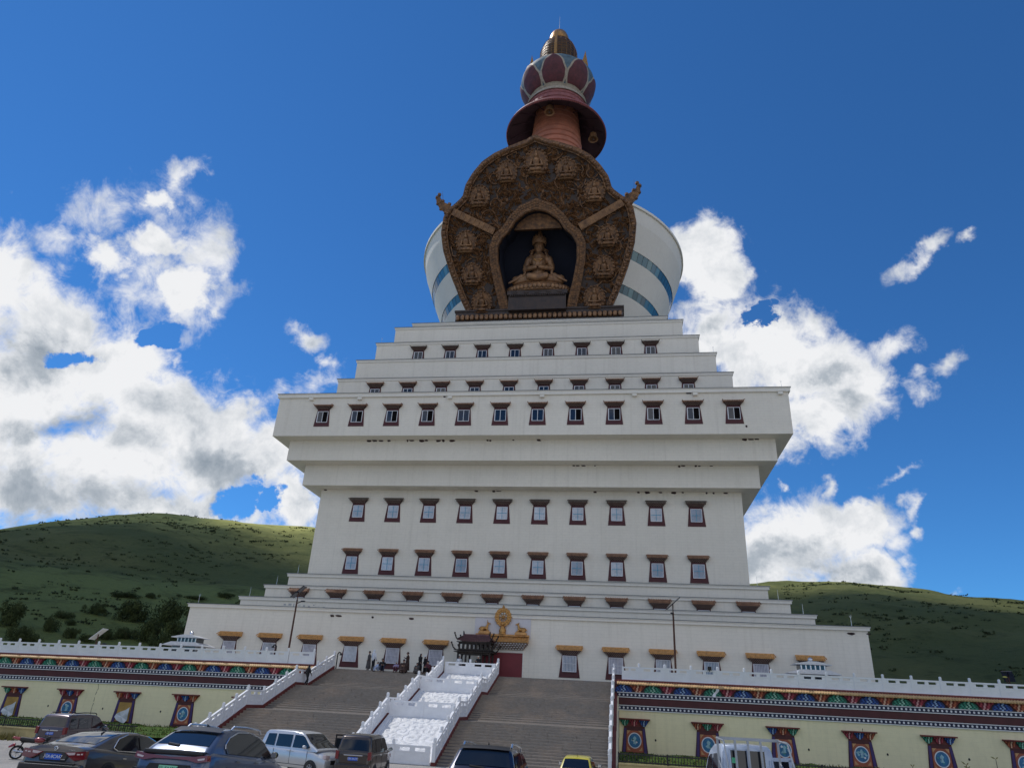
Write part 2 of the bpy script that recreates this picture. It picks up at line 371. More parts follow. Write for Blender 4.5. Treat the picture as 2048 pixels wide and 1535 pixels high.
# ---- entrance: red door, canopy
m=MB(); m.box(-2.0,2.0,-32.82,-32.5,TZ,4.40); 
for x0,x1 in ((-1.9,-.04),(.04,1.9)): m.box(x0,x1,-32.86,-32.8,TZ+.1,4.12)
m.box(-1.6,1.6,-32.88,-32.84,4.10,4.14)
tpart('door',m,MT['door'])
m=MB(); m.box(-2.05,2.05,-32.80,-32.7,4.42,4.62); m.box(2.0,2.12,-32.84,-32.7,TZ,4.62); m.box(-2.12,-2.0,-32.84,-32.7,TZ,4.62); tpart('door_frame',m,MT['white2'])
m=MB(); roof_tiles(m,5.0,5.86,5.30,1.05,26,0,y0=-32.76)
brackets(m,4.9,4.1,5.24,4.66,.85,.25,4,18,1,2,y0=-32.76)
m.box(-2.55,2.55,-33.15,-32.76,5.84,6.0,0)
tpart('door_canopy',m,[MT['tile_gold'],MT['brk_dot'],MT['brk_white']])
m=MB(); m.box(-2.72,2.68,-32.83,-32.7,5.7,7.5); tpart('sign_panel',m,mat('lilac_panel',(.66,.63,.64),.6,0,.05,2))
# ---- drum (flaring bowl) with two bands of glazing
prof=[(14.9,49.0),(16.0,51.5),(17.75,55.8),(18.25,57.1),(19.75,60.8),(20.3,62.2),(21.7,66.2),(22.1,68.4)]
GA=(-PI/2+.40,-PI/2-.40+2*PI)
m=MB(); m.lathe(prof[:3],n=96,a0=GA[0],a1=GA[1]); m.lathe(prof[3:5],n=96,a0=GA[0],a1=GA[1]); m.lathe(prof[5:7],n=96,a0=GA[0],a1=GA[1]); m.lathe(prof[6:],n=96)
m.lathe([(22.1,68.4),(22.35,68.4),(22.35,68.85),(21.5,69.3),(15,73),(9,77),(6.5,84),(6.0,90)],n=96)
tpart('drum_wall',m,MT['white2'],fixn=True)
for a,b in ((2,3),(4,5)):
    m=MB(); n=96
    (r0,z0),(r1,z1)=prof[a],prof[b]
    for i in range(n):
        t0=GA[0]+(GA[1]-GA[0])*(i+.04)/n; t1=GA[0]+(GA[1]-GA[0])*(i+.96)/n; mi=rnd.choice((0,0,1,2,1))
        q=[(r*cos(t),r*sin(t),z) for (r,z,t) in ((r0-.06,z0,t0),(r0-.06,z0,t1),(r1-.06,z1,t1),(r1-.06,z1,t0))]
        m.add(q,[(0,1,2,3)],mi)
    m.lathe([(r0-.10,z0),(r1-.10,z1)],n=96,m=3,a0=GA[0],a1=GA[1])
    tpart('window_band',m,[mat('teal_glass',(.012,.06,.075),.22,0,.2,.4,spec=.9),mat('blue_glass',(.025,.12,.16),.22,0,.2,.4,spec=.9),mat('pale_teal_glass',(.10,.22,.24),.22,0,.2,.4,spec=.9),MT['coping']],fixn=False)
# ---- spire
m=MB(); z=84.0; r=6.0; prof=[]
for i in range(17):
    rr=6.1-i*.125; prof+=[(rr-.28,z),(rr,z+.18),(rr,z+1.0),(rr-.28,z+1.2)]; z+=1.36
m.lathe(prof,n=56); tpart('spire_rings',m,MT['ringred'])
m=MB(); m.lathe([(9.45,100.0),(9.62,100.2),(9.5,100.6),(8.0,101.2),(6.8,102.2),(6.35,103.4),(6.1,105),(5.9,106.75)],n=72)
for i in range(36):
    a=2*PI*i/36; m.tube((6.4*cos(a),6.4*sin(a),103.3),(5.92*cos(a),5.92*sin(a),106.75),.05,n=4)
for rr,zz in ((6.32,103.5),(6.18,104.6),(6.0,105.8)): 
    m.lathe([(rr,zz),(rr+.12,zz+.05),(rr,zz+.16)],n=72)
o=tpart('canopy',m,MT['pinkred'])
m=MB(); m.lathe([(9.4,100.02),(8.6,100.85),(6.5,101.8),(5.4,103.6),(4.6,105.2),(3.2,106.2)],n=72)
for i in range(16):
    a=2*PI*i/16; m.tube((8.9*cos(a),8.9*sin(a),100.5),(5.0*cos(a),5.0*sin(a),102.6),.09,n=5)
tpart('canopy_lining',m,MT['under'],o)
m=MB(); G=[[],[],[]]
for i in range(300):
    a=2*PI*i/300; q=.30 if i%2 else .05
    for row,rr,z in zip(G,(9.60,9.70,9.56),(100.30,100.12,100.0-q)): row.append((rr*cos(a),rr*sin(a),z))
m.grid(G,0,False,close=True)
tpart('rim_fringe',m,MT['maroon2'],o)
m=MB(); m.lathe([(6.15,106.6),(5.75,106.8),(5.6,107.9),(5.85,108.2),(5.5,108.5),(5.2,109.0)],n=60); tpart('collar_ring',m,MT['lotusrim'])
# lotus bud: blue bowl with red petals
bowl=[(5.2,108.9),(6.3,110.2),(7.15,111.8),(7.45,113.2),(7.3,114.3),(6.7,115.1),(5.7,115.7),(4.4,115.9)]
m=MB(); m.lathe(bowl,n=60); lot_=tpart('lotus_bowl',m,MT['lotusblue'])
def bowl_at(z):
    for (r0,z0),(r1,z1) in zip(bowl,bowl[1:]):
        if z0<=z<=z1: return r0+(r1-r0)*(z-z0)/(z1-z0)
    return bowl[-1][0]
def lerp_(T,x):
    for (a_,b_),(c_,d_) in zip(T,T[1:]):
        if x<=c_: return b_+(d_-b_)*(x-a_)/(c_-a_)
    return T[-1][1]
for k in range(8):
    a=-PI/2-.03+2*PI*k/8
    for part,off,sc,mt in (('petal_rim',.10,1.0,'lotusrim'),('petal',.22,.86,'lotusred')):
        P=[]
        for j in range(17):
            t=j/16; z=108.6+6.1*t if part=='petal_rim' else 108.8+5.55*t
            wd=lerp_([(0,2.4),(.2,2.9),(.42,2.85),(.53,2.35),(.66,2.1),(.79,1.65),(.90,1.05),(.97,.5),(1,.04)],t)*sc
            row=[]
            for i in range(9):
                u=i/4-1; rr=bowl_at(min(z,115.8))+off*(1-.6*abs(u)**3)
                aa=a+u*wd/7.2; row.append((rr*cos(aa),rr*sin(aa),z-.12*abs(u)*(1-t)))
            P.append(row)
        m=MB(); m.grid(P); pp=tpart(part,m,MT[mt],lot_)
# crown: bulb with lattice, side flames, ball, rod
bulb=[(4.0,115.8),(3.7,117.2),(3.8,119.6),(3.75,122.4),(3.2,124.2),(2.5,125.3),(2.05,125.9)]
m=MB(); m.lathe(bulb,n=40)
tb=tpart('crown_bulb',m,mat('gilt_lattice_dark',(.03,.024,.024),.5,.5,0,1.4,col2=(.12,.07,.035)))
m=MB()
for i in range(24):
    a=2*PI*i/24
    for (r0,z0),(r1,z1) in zip(bulb,bulb[1:]): m.tube(((r0+.1)*cos(a),(r0+.1)*sin(a),z0),((r1+.1)*cos(a),(r1+.1)*sin(a),z1),.032,n=4)
for j in range(14):
    z=116.0+j*.72
    for (r0,z0),(r1,z1) in zip(bulb,bulb[1:]):
        if z0<=z<=z1:
            rr=r0+(r1-r0)*(z-z0)/(z1-z0)+.1; m.lathe([(rr-.03,z-.025),(rr+.03,z),(rr-.03,z+.025)],n=40)
tpart('bulb_lattice',m,MT['gold'],tb)
m=MB(); m.lathe([(2.1,125.7),(2.15,126.3),(2.0,127.4),(1.6,128.5),(.9,129.3),(.12,129.65)],n=32); tpart('crown_ball',m,MT['gold'])
m=MB(); m.tube((0,0,129.5),(0,0,134.3),.06,.02,n=6); tpart('lightning_rod',m,MT['steel'])
for k in range(4):
    a=PI*k/2+PI
    m=MB(); rx=Matrix.Rotation(a,4,'Z')
    poly=[(4.7,115.4),(6.0,116.2),(6.1,118.8),(5.75,121.4),(5.55,123.0),(5.2,121.2),(4.9,120.2),(4.5,119.4)]
    m.prism(poly,lambda p,k2:tuple(rx@Vector((p[0],(-.25,.25)[k2],p[1]))))
    tpart('crescent_flame',m,MT['gold'])
# bells hanging under the canopy
def bell(ang,rr,lab,z=99.2):
    x,y=rr*cos(ang),rr*sin(ang); t=empty('bronze_bell',(x,y,z),0,lab,'bell','bells under the spire canopy')
    m=MB(); m.lathe([(.95,0),(.88,.15),(.74,.5),(.68,1.0),(.62,1.35),(.35,1.6),(.05,1.65)],n=20); m.lathe([(.95,0),(.72,.08),(.6,.6),(.1,1.4)],n=20); m.build('bell_body',MT['bronze_lt'],t)
    m=MB(); m.tube((0,0,.1),(0,0,1.2),.05); m.ball((0,0,.05),.2); m.build('clapper',MT['bronze_dk'],t)
    m=MB(); m.tube((0,0,1.6),(0,0,3.4),.05,n=5); m.build('chain',MT['black'],t)
bell(-PI/2-.08,7.3,'bronze bell hanging at the middle front under the canopy')
bell(-.10,7.2,'bronze bell hanging under the right side of the canopy',98.3)
bell(PI*.8,7.2,'bronze bell hanging at the rear under the canopy')
# ================================================================== leaning bronze shrine in front of the drum
PL=Vector((0.08,-16.4,50.5)); tU=Vector((0,-.4295,.9031)); nO=Vector((0,-.9031,-.4295))  # up along the panel, outwards
shrine=empty('bronze_shrine',PL,0,'huge dark bronze flame shaped shrine panel leaning out from the white drum','shrine'); shrine.scale=(.986,)*3
def P3(u,h,d=0): 
    v=tU*h+nO*d; return (u,v.y,v.z)
def spr(mb,name,mats,parent=None,**k): return mb.build(name,mats,parent or shrine,**k)
half=[(0.05,26.2),(1.2,25.55),(3.7,24.75),(5.95,23.9),(7.8,22.8),(9.25,21.25),(10.4,19.5),(10.85,17.8),(12.3,16.6),(13.3,16.05),(13.8,14.9),(14.2,12.7),(13.95,10.1),(12.95,6.6),(11.6,3.1),(10.6,.9)]
outer=[(-u,h) for u,h in half][::-1]+half[1:]
hop=[(0,15.3),(1.55,14.9),(3.1,13.75),(4.0,12.3),(5.0,11.45),(5.7,10.2),(5.7,8.0),(5.1,5.05),(4.4,2.5),(4.1,.7)]
opening=[(-u,h) for u,h in hop][::-1]+hop[1:]
# back plate as a ring of quads between outline and opening: front, back and edges
def resample(pl,n):
    d=[0]
    for a,b in zip(pl,pl[1:]): d.append(d[-1]+math.hypot(b[0]-a[0],b[1]-a[1]))
    out=[];j=0
    for i in range(n):
        t=d[-1]*i/(n-1)
        while j<len(pl)-2 and d[j+1]<t: j+=1
        k=(t-d[j])/max(1e-9,d[j+1]-d[j]); out.append((pl[j][0]+(pl[j+1][0]-pl[j][0])*k,pl[j][1]+(pl[j+1][1]-pl[j][1])*k))
    return out
def ring(mb,a,b,d0,d1,mi=0,n=90):
    A=resample(a,n);B=resample(b,n)
    G=[[P3(*p,d1) for p in A],[P3(*p,d1) for p in B],[P3(*p,d0) for p in B],[P3(*p,d0) for p in A],[P3(*p,d1) for p in A]]
    mb.grid(G,mi,False)
m=MB(); ring(m,outer,opening,-.9,0); spr(m,'back_plate',MT['bronze_dk'])
def inset(pl,k): # shrink towards a centre line
    out=[]
    for i,(u,h) in enumerate(pl):
        a=pl[max(0,i-1)];b=pl[min(len(pl)-1,i+1)]; tx,ty=b[0]-a[0],b[1]-a[1]; l=math.hypot(tx,ty) or 1
        out.append((u-(-ty/l)*k,h-(tx/l)*k))
    return out
def band(name,pl,w,d,mt,knob,ks,step,wall=-.9):
    a=resample(pl,120); b=inset(a,w); mb=MB(); ring(mb,a,b,wall,d,n=120)
    mid=inset(a,w*.5); fine=resample(mid,int(len(mid)*step))
    for i,p in enumerate(fine):
        c=P3(p[0]+knob*.25*rnd.uniform(-1,1),p[1]+knob*.25*rnd.uniform(-1,1),d); r=knob*rnd.uniform(.75,1.2); mb.ball(c,(r,r,r),n=6)
    return spr(mb,name,[MT[mt]])
band('outer_border',outer,.95,.45,'bronze',.34,.9,3.2)
bordh=[(0,16.95),(2.45,16.0),(4.0,14.5),(5.0,13.0),(6.25,12.1),(7.0,10.3),(6.9,7.7),(6.25,4.3),(5.5,.8)]
bord=[(-u,h) for u,h in bordh][::-1]+bordh[1:]
m=MB(); ring(m,bord,opening,-.4,.55,n=90); spr(m,'arch_frame',MT['bronze'])
m=MB()
for i,p in enumerate(resample(inset(opening,-.22),150)): m.cbox((0,0,0),(.26,.2,.2),0,Matrix.Translation(Vector(P3(p[0],p[1],.62)))@Matrix.Rotation(.4433,4,'X'))
for kk_ in (.25,.62,1.0):
    for i,p in enumerate(resample(inset(bord,kk_),96)): m.cbox((0,0,0),(.28,.16,.24),0,Matrix.Translation(Vector(P3(p[0]+rnd.uniform(-.03,.03),p[1],.58)))@Matrix.Rotation(.4433,4,'X'))
spr(m,'arch_beading',MT['bronze'])
for sg in (-1,1):
    m=MB(); a=Vector((sg*6.2,12.45)); b=Vector((sg*12.3,15.65)); t=(b-a).normalized(); nn=Vector((-t.y,t.x))*.52
    poly=[a-nn,b-nn,b+nn,a+nn]; m.prism(poly,lambda p,k:P3(p[0],p[1],(-.2,.75)[k])); 
    for k in range(9):
        c=a+(b-a)*((k+.5)/9); m.prism([c-nn*.8-t*.2,c-nn*.8+t*.2,c+nn*.8+t*.2,c+nn*.8-t*.2],lambda p,k2:P3(p[0],p[1],(.7,.83)[k2]))
    spr(m,'cross_bar',MT['bronze_lt'])
    m=MB(); pts=[(12.3,16.3),(13.0,16.8),(14.0,17.3),(14.5,18.3),(14.85,17.9),(14.75,17.0),(14.3,16.2),(13.6,15.6),(13.1,15.4)]
    m.prism([(sg*u,h) for u,h in pts],lambda p,k:P3(p[0],p[1],(-.6,.5)[k]))
    for u,h in pts: m.ball(P3(sg*u*.99,h,.3),.32,n=6)
    m.tube(P3(sg*13.9,17.2,0),P3(sg*13.95,18.9,0),.04,.015,n=4)
    spr(m,'corner_finial',MT['bronze'])
# foliage relief over the plate
def inside(p,pl):
    c=False;n=len(pl)
    for i in range(n):
        (x0,y0),(x1,y1)=pl[i],pl[i-1]
        if (y0>p[1])!=(y1>p[1]) and p[0]<(x1-x0)*(p[1]-y0)/(y1-y0)+x0: c=not c
    return c
rel=[(0.06,22.3),(4.35,21.0),(-4.3,21.05),(8.35,17.6),(-8.4,17.75),(10.1,11.1),(-10.5,11.2),(9.5,6.7),(-9.7,6.4),(8.1,2.4),(-8.3,2.3)]
m=MB(); r=random.Random(11); innr=inset(resample(outer,100),1.0); bo=resample(bord,100)+[]
cnt=0
while cnt<950:
    u,h=r.uniform(-13.6,13.6),r.uniform(.8,25.2)
    if not inside((u,h),innr) or inside((u,h),bo): continue
    if any((u-a)**2+((h-b-.3)*.85)**2<1.6**2 for a,b in rel): continue
    a=r.uniform(0,2*PI); l=r.uniform(.32,.75); w=l*r.uniform(.3,.5); c=Vector((u,h)); t=Vector((cos(a),sin(a))); nn=Vector((-t.y,t.x))
    lv=[c-t*l,c-t*l*.2+nn*w,c+t*l*.55+nn*w*.6,c+t*l,c+t*l*.55-nn*w*.6,c-t*l*.2-nn*w]
    vs=[P3(p[0],p[1],.02) for p in lv]+[P3(c[0],c[1],r.uniform(.25,.55))]
    m.add(vs,[(i,(i+1)%6,6) for i in range(6)]); cnt+=1
for k in range(80):  # curling stems
    u,h=r.uniform(-12.5,12.5),r.uniform(1,24)
    if not inside((u,h),innr) or inside((u,h),bo): continue
    a=r.uniform(0,2*PI); p=[P3(u,h,.15)]; cv=r.choice((-1,1))*r.uniform(.25,.5)
    for i in range(9):
        a+=cv; u+=.38*cos(a); h+=.38*sin(a); 
        if inside((u,h),innr) and not inside((u,h),bo): p.append(P3(u,h,.2))
    if len(p)>3: m.path(p,.10,n=5)
spr(m,'foliage_relief',MT['bronze'],fixn=True)
# seated relief figures, each with its halo
def seated(mb,s,M,crown=False):
    C=lambda p0,p1,r0,r1: mb.cap(M@Vector(p0)*1.0,M@Vector(p1),r0*s,r1*s)
    C((-.42,-.05,.14),(.30,-.42,.14),.15,.12); C((.42,-.05,.14),(-.30,-.42,.14),.15,.12)
    C((0,0,.15),(0,0,.55),.25,.22); C((0,0,.55),(0,0,.82),.22,.26); C((0,0,.9),(0,-.02,1.12),.09,.10)
    mb.ball(M@Vector((0,-.02,1.2)),(.15*s,.16*s,.2*s)); 
    C((-.3,0,.85),(-.42,-.06,.5),.095,.085); C((.3,0,.85),(.42,-.06,.5),.095,.085)
    C((-.42,-.06,.5),(-.08,-.3,.42),.08,.06); C((.42,-.06,.5),(.08,-.3,.42),.08,.06)
    C((0,0,1.38),(0,0,1.52),.10,.04)
for k,(u,h) in enumerate(rel):
    s=2.1 if k==0 else 1.85
    T=Matrix.Translation(Vector(P3(u,h-1.30*s/1.7,.30)))@Matrix.Rotation(.4433,4,'X')@Matrix.Scale(s,4)
    mb=MB(); seated(mb,s,T)
    mb.lathe([(.2,-.16),(.62,-.12),(.7,-.02),(.5,.04)],c=(0,0,0),n=18,M=T@Matrix.Diagonal((1,.6,1,1)))
    o=spr(mb,'seated_relief',MT['bronze'] if k%3 else MT['bronze_lt'])
    mb=MB(); n=26
    mand=[(0.85*cos(a),.72+.98*sin(a)) for a in [2*PI*i/n for i in range(n)]]
    mb.prism(mand,lambda p,k2:tuple(T@Vector((p[0],(.16,.06)[k2],p[1]))))
    for a in range(20):
        t=2*PI*a/20; mb.ball(T@Vector((.80*cos(t),.02,.72+.92*sin(t))),.14*s/1.5,n=6)
    spr(mb,'relief_halo',MT['bronze'],o)
# niche behind the arch
m=MB(); A=resample(opening,60); G=[[P3(*p,-.2) for p in A],[P3(p[0],p[1],-5.2) for p in A]]; m.grid(G,0,False); m.add([P3(*p,-5.2) for p in A],[tuple(range(60))]); spr(m,'niche',MT['navyback'])
m=MB(); m.prism([(u,h) for u,h in resample(opening,60) if h>12.9],lambda p,k:P3(p[0]*.98,p[1]-.05,(-2.4,-1.2)[k])); spr(m,'niche_lintel',MT['bronze'])
# base moulding with rolled lotus petals
m=MB(); m.box(-12.1,12.1,-1.0,1.6,-.15,.45,0); m.box(-12.25,12.25,-1.15,1.6,.45,.72,0); m.box(-12.1,12.1,-.9,1.6,-2.3,-.15,0)
spr(m,'base_slab',MT['bronze_dk'])
m=MB()
for i in range(34): m.ball((-11.7+i*23.4/33,-1.05,-.55),(.37,.42,.5),n=8)
spr(m,'lotus_moulding',MT['bronze_lt'])
# ---- the main statue, on its throne in the niche
D0=Vector((0,-15.2,51.2))
throne=empty('lotus_throne',(0,-16.9,50.6),0,'stepped bronze throne under the large seated statue','throne')
m=MB()
Tt=Matrix.Rotation(.30,4,'X')
m.box(-4.1,4.1,-1.3,1.5,0,2.6,0); m.box(-4.3,4.3,-1.5,1.5,2.6,3.3,0); m.box(-4.0,4.0,-1.35,1.5,2.35,2.6,0)
for i in range(26): m.ball((-3.8+i*7.6/25,-1.42,2.45),.15,n=6)
for i in range(5): m.ball((-3.2+i*1.6,-1.5,2.95),(.5,.12,.2),n=8)
m.build('throne_block',MT['bronze_dk'],throne,rz=0)
m=MB(); m.lathe([(3.2,3.3),(4.1,3.45),(4.45,4.0),(4.3,4.5),(3.6,4.9)],n=40,M=Matrix.Diagonal((1,.42,1,1)))
for i in range(22):
    a=PI+PI*i/21; m.ball((4.4*cos(a),4.4*.42*sin(a),4.0),(.38,.22,.5),n=8)
m.build('lotus_seat',MT['bronze_lt'],throne)
# statue root on the seat
sb=empty('seated_statue',(0,-17.6,55.1),0,'large bronze statue with a pointed crown seated in the dark niche','statue'); sb.scale=(1.04,1.0,1.3); throne.scale=(1,1,.92)
m=MB(); c=m.cap
c((-3.15,.0,.50),(1.2,-1.3,.48),.60,.42); c((3.15,.0,.50),(-1.2,-1.3,.48),.60,.42); c((-1.0,.2,.5),(1.0,.2,.5),.8,.8)
c((0,.2,.6),(0,.05,1.9),1.05,.92); c((0,.05,1.9),(0,-.15,3.0),.95,1.15); c((-1.05,-.1,3.2),(1.05,-.1,3.2),.55,.55)
c((0,-.15,3.5),(0,-.3,4.2),.36,.36); m.ball((0,-.42,4.75),(.72,.70,.84),n=16)
m.ball((0,-1.12,4.62),(.11,.15,.24)); m.ball((-.27,-1.0,4.66),(.16,.10,.06)); m.ball((.27,-1.0,4.66),(.16,.10,.06)); c((-.14,-1.02,4.34),(.14,-1.02,4.34),.07,.07); m.ball((-.64,-.38,4.65),(.12,.16,.4)); m.ball((.64,-.38,4.65),(.12,.16,.4))
c((0,-1.0,4.32),(0,-1.0,4.32),.13,.13)
c((-.24,-.98,4.82),(-.1,-1.0,4.84),.07,.07); c((.24,-.98,4.82),(.1,-1.0,4.84),.07,.07)
for s in (-1,1):
    c((s*1.45,-.1,3.15),(s*1.85,-.2,1.95),.50,.42); c((s*1.85,-.2,1.95),(s*.28,-1.25,1.65),.40,.24); c((s*.28,-1.15,1.75),(s*.1,-1.25,2.15),.22,.14)
    for f in range(4): c((s*.18,-1.28,1.95+f*.02),(s*(.06+.04*f),-1.42,2.35-.06*f),.07,.05)
m.build('body',MT['bronze_lt'],sb,remesh=.07)
m=MB()
m.lathe([(.72,5.05),(.76,5.25),(.70,5.4)],c=(0,-.4,0),n=24)
for i in range(9):
    a=-PI/2+(i-4)*.40; h=1.25-.13*abs(i-4); R1=Matrix.Translation((0,-.4,5.15))@Matrix.Rotation(a,4,'Z')@Matrix.Rotation(.16,4,'Y')
    m.prism([(-.24,0),(.24,0),(.30,h*.45),(.13,h*.72),(0,h),(-.13,h*.72),(-.30,h*.45)],lambda p,k2:tuple(R1@Vector(((.80,.92)[k2],p[0],p[1]))))
    m.ball(R1@Vector((.93,0,h*.40)),.10,n=6)
m.lathe([(.5,5.3),(.46,6.0),(.3,6.5),(.34,6.7),(.1,7.2),(.02,7.5)],c=(0,-.3,0),n=18)
m.build('crown',MT['bronze_lt'],sb)
for s in (-1,1):
    m=MB(); m.cap((s*.85,-.35,4.4),(s*1.15,-.3,3.55),.17,.28); m.lathe([(.28,-.05),(.4,0),(.28,.05)],c=(s*.98,-.55,4.1),n=14); m.ball((s*1.0,-.5,3.85),.2); m.build('hair_lock',MT['bronze'],sb)
    m=MB(); m.cap((s*1.35,.05,3.3),(s*1.95,-.05,2.4),.22,.28); m.cap((s*1.95,-.05,2.4),(s*1.85,-.3,1.2),.3,.2); m.cap((s*1.85,-.3,1.2),(s*2.6,-.5,.75),.2,.1); m.cap((s*2.3,-.6,.8),(s*4.0,-.7,-.05),.3,.1); m.build('scarf',MT['bronze_lt'],sb)
m=MB()
for i in range(13):
    a=-PI/2+(i-6)*.24; m.ball((.95*cos(a)*.9,-.25+.95*sin(a),3.2-.5*cos(a+PI/2)),.1,n=6)
for i in range(9): m.ball((-.5+i*.125,-1.08,2.75-.28*(1-((i-4)/4)**2)),.12,n=6)
m.build('necklace',MT['gold'],sb)
# ================================================================== terrace, wings, stairs
def ground_mat(name,c1,c2,c3,sc=1.0):
    k=NB(name); o=k.obj(); k.b.inputs['Roughness'].default_value=.95
    a=k.noise(o,.35*sc,5,.6); b=k.noise(o,14*sc,4,.7); v=k.N.new('ShaderNodeTexVoronoi'); v.inputs['Scale'].default_value=22*sc; k.lk(o,v.inputs['Vector'])
    c=k.mix(k.smooth(a,.35,.65),c1,c2); c=k.mix(k.math('MULTIPLY',k.smooth(b,.45,.7),.6),c,c3)
    k.lk(c,k.b.inputs['Base Color']); k.bump(k.math('ADD',v.outputs['Distance'],b),.6,.04); return k.mat
MT['gravel']=ground_mat('grey_gravel',(.33,.31,.28),(.42,.395,.355),(.2,.19,.17))
MT['pave']=ground_mat('terrace_paving',(.30,.28,.25),(.36,.34,.31),(.2,.19,.17),.6)
# gravel lot: one sheet, rising gently towards the viewer and running out to the horizon
ys=[-2500,-600,-250,-160,-130,-112,-105,-102,-98,-94,-90,-86,-82,-78,-75,-72,-68,-64,-58,-40,0,120,400,1500,2500]
xsl=[-2500,-800,-300,-120,-60,-40,-25,-10,0,10,20,35,55,90,200,500,1200,2500]
m=MB(); m.grid([[(x,y,lot(y)+(.06*sin(x*.21+y*.13) if abs(x)<60 and -100<y<-66 else 0)) for x in xsl] for y in ys])
tag(m.build('ground',MT['gravel']),kind='structure')
WX0,WX1=-15.1,10.75
# terrace deck behind the wings (the yard the tower stands on)
m=MB(); m.box(-52,48,-36.4,-32.7,-3.2,TZ-.004); m.box(-52,WX0,-39.7,-36.4,-3.2,TZ-.004); m.box(WX1,48,-39.7,-36.4,-3.2,TZ-.004)
tag(m.build('terrace_ground',MT['pave']),kind='structure')
COLS={'g':((.01,.10,.07),(.05,.30,.20),(.35,.62,.48)),'b':((.012,.03,.14),(.03,.10,.38),(.33,.47,.72)),'o':((.22,.035,.018),(.50,.13,.055),(.75,.45,.30)),'c':((.19,.012,.03),(.42,.05,.075),(.72,.36,.36)),'w':((.05,.05,.06),(.7,.7,.7),(.75,.75,.75))}
CM={}
for k_,(a,b,c) in COLS.items():
    CM[k_]=[mat('%s_deep'%{'g':'green','b':'blue','o':'orange','c':'crimson','w':'plain'}[k_],a,.65,0,.15,3),mat('paint_mid',b,.6,0,.15,3),mat('paint_light',c,.6,0,.1,3)]
def cluster(mb,x,z1,z0,w,kind,idx,y,d=.28,rows=5):
    """one corbel cluster; mound = wide at the foot, else wide at the top; idx=(deep,mid,light)"""
    h=(z1-z0)/rows
    if kind=='mound':
        n=12; pts=[(x+w*.60*cos(PI*i/n),z0+(z1-z0)*.96*sin(PI*i/n)**.8) for i in range(n+1)]
        mb.xz(pts,y-.05,y,idx[0])
    else: mb.xz([(x-w*.56,z1),(x+w*.56,z1),(x+w*.14,z0),(x-w*.14,z0)],y-.07,y,idx[0])
    for r in range(rows):
        t=(r+.5)/rows
        ww=w*(1.06*math.sqrt(max(.02,1-(1-t)**2)) if kind=='mound' else 1.06-.80*t)
        nn=max(1,round(ww/(w*.115))); z=z1-(r+.5)*h; dd=d*(1-.8*t)
        for i in range(nn):
            if (i+r)%2: continue
            xx=x+(i-(nn-1)/2)*w*.115; cen=abs(xx-x)<w*.16
            mb.box(xx-w*.052,xx+w*.052,y-.06-dd*.35,y-.03,z-h*.42,z+h*.42,idx[2] if cen else idx[1])
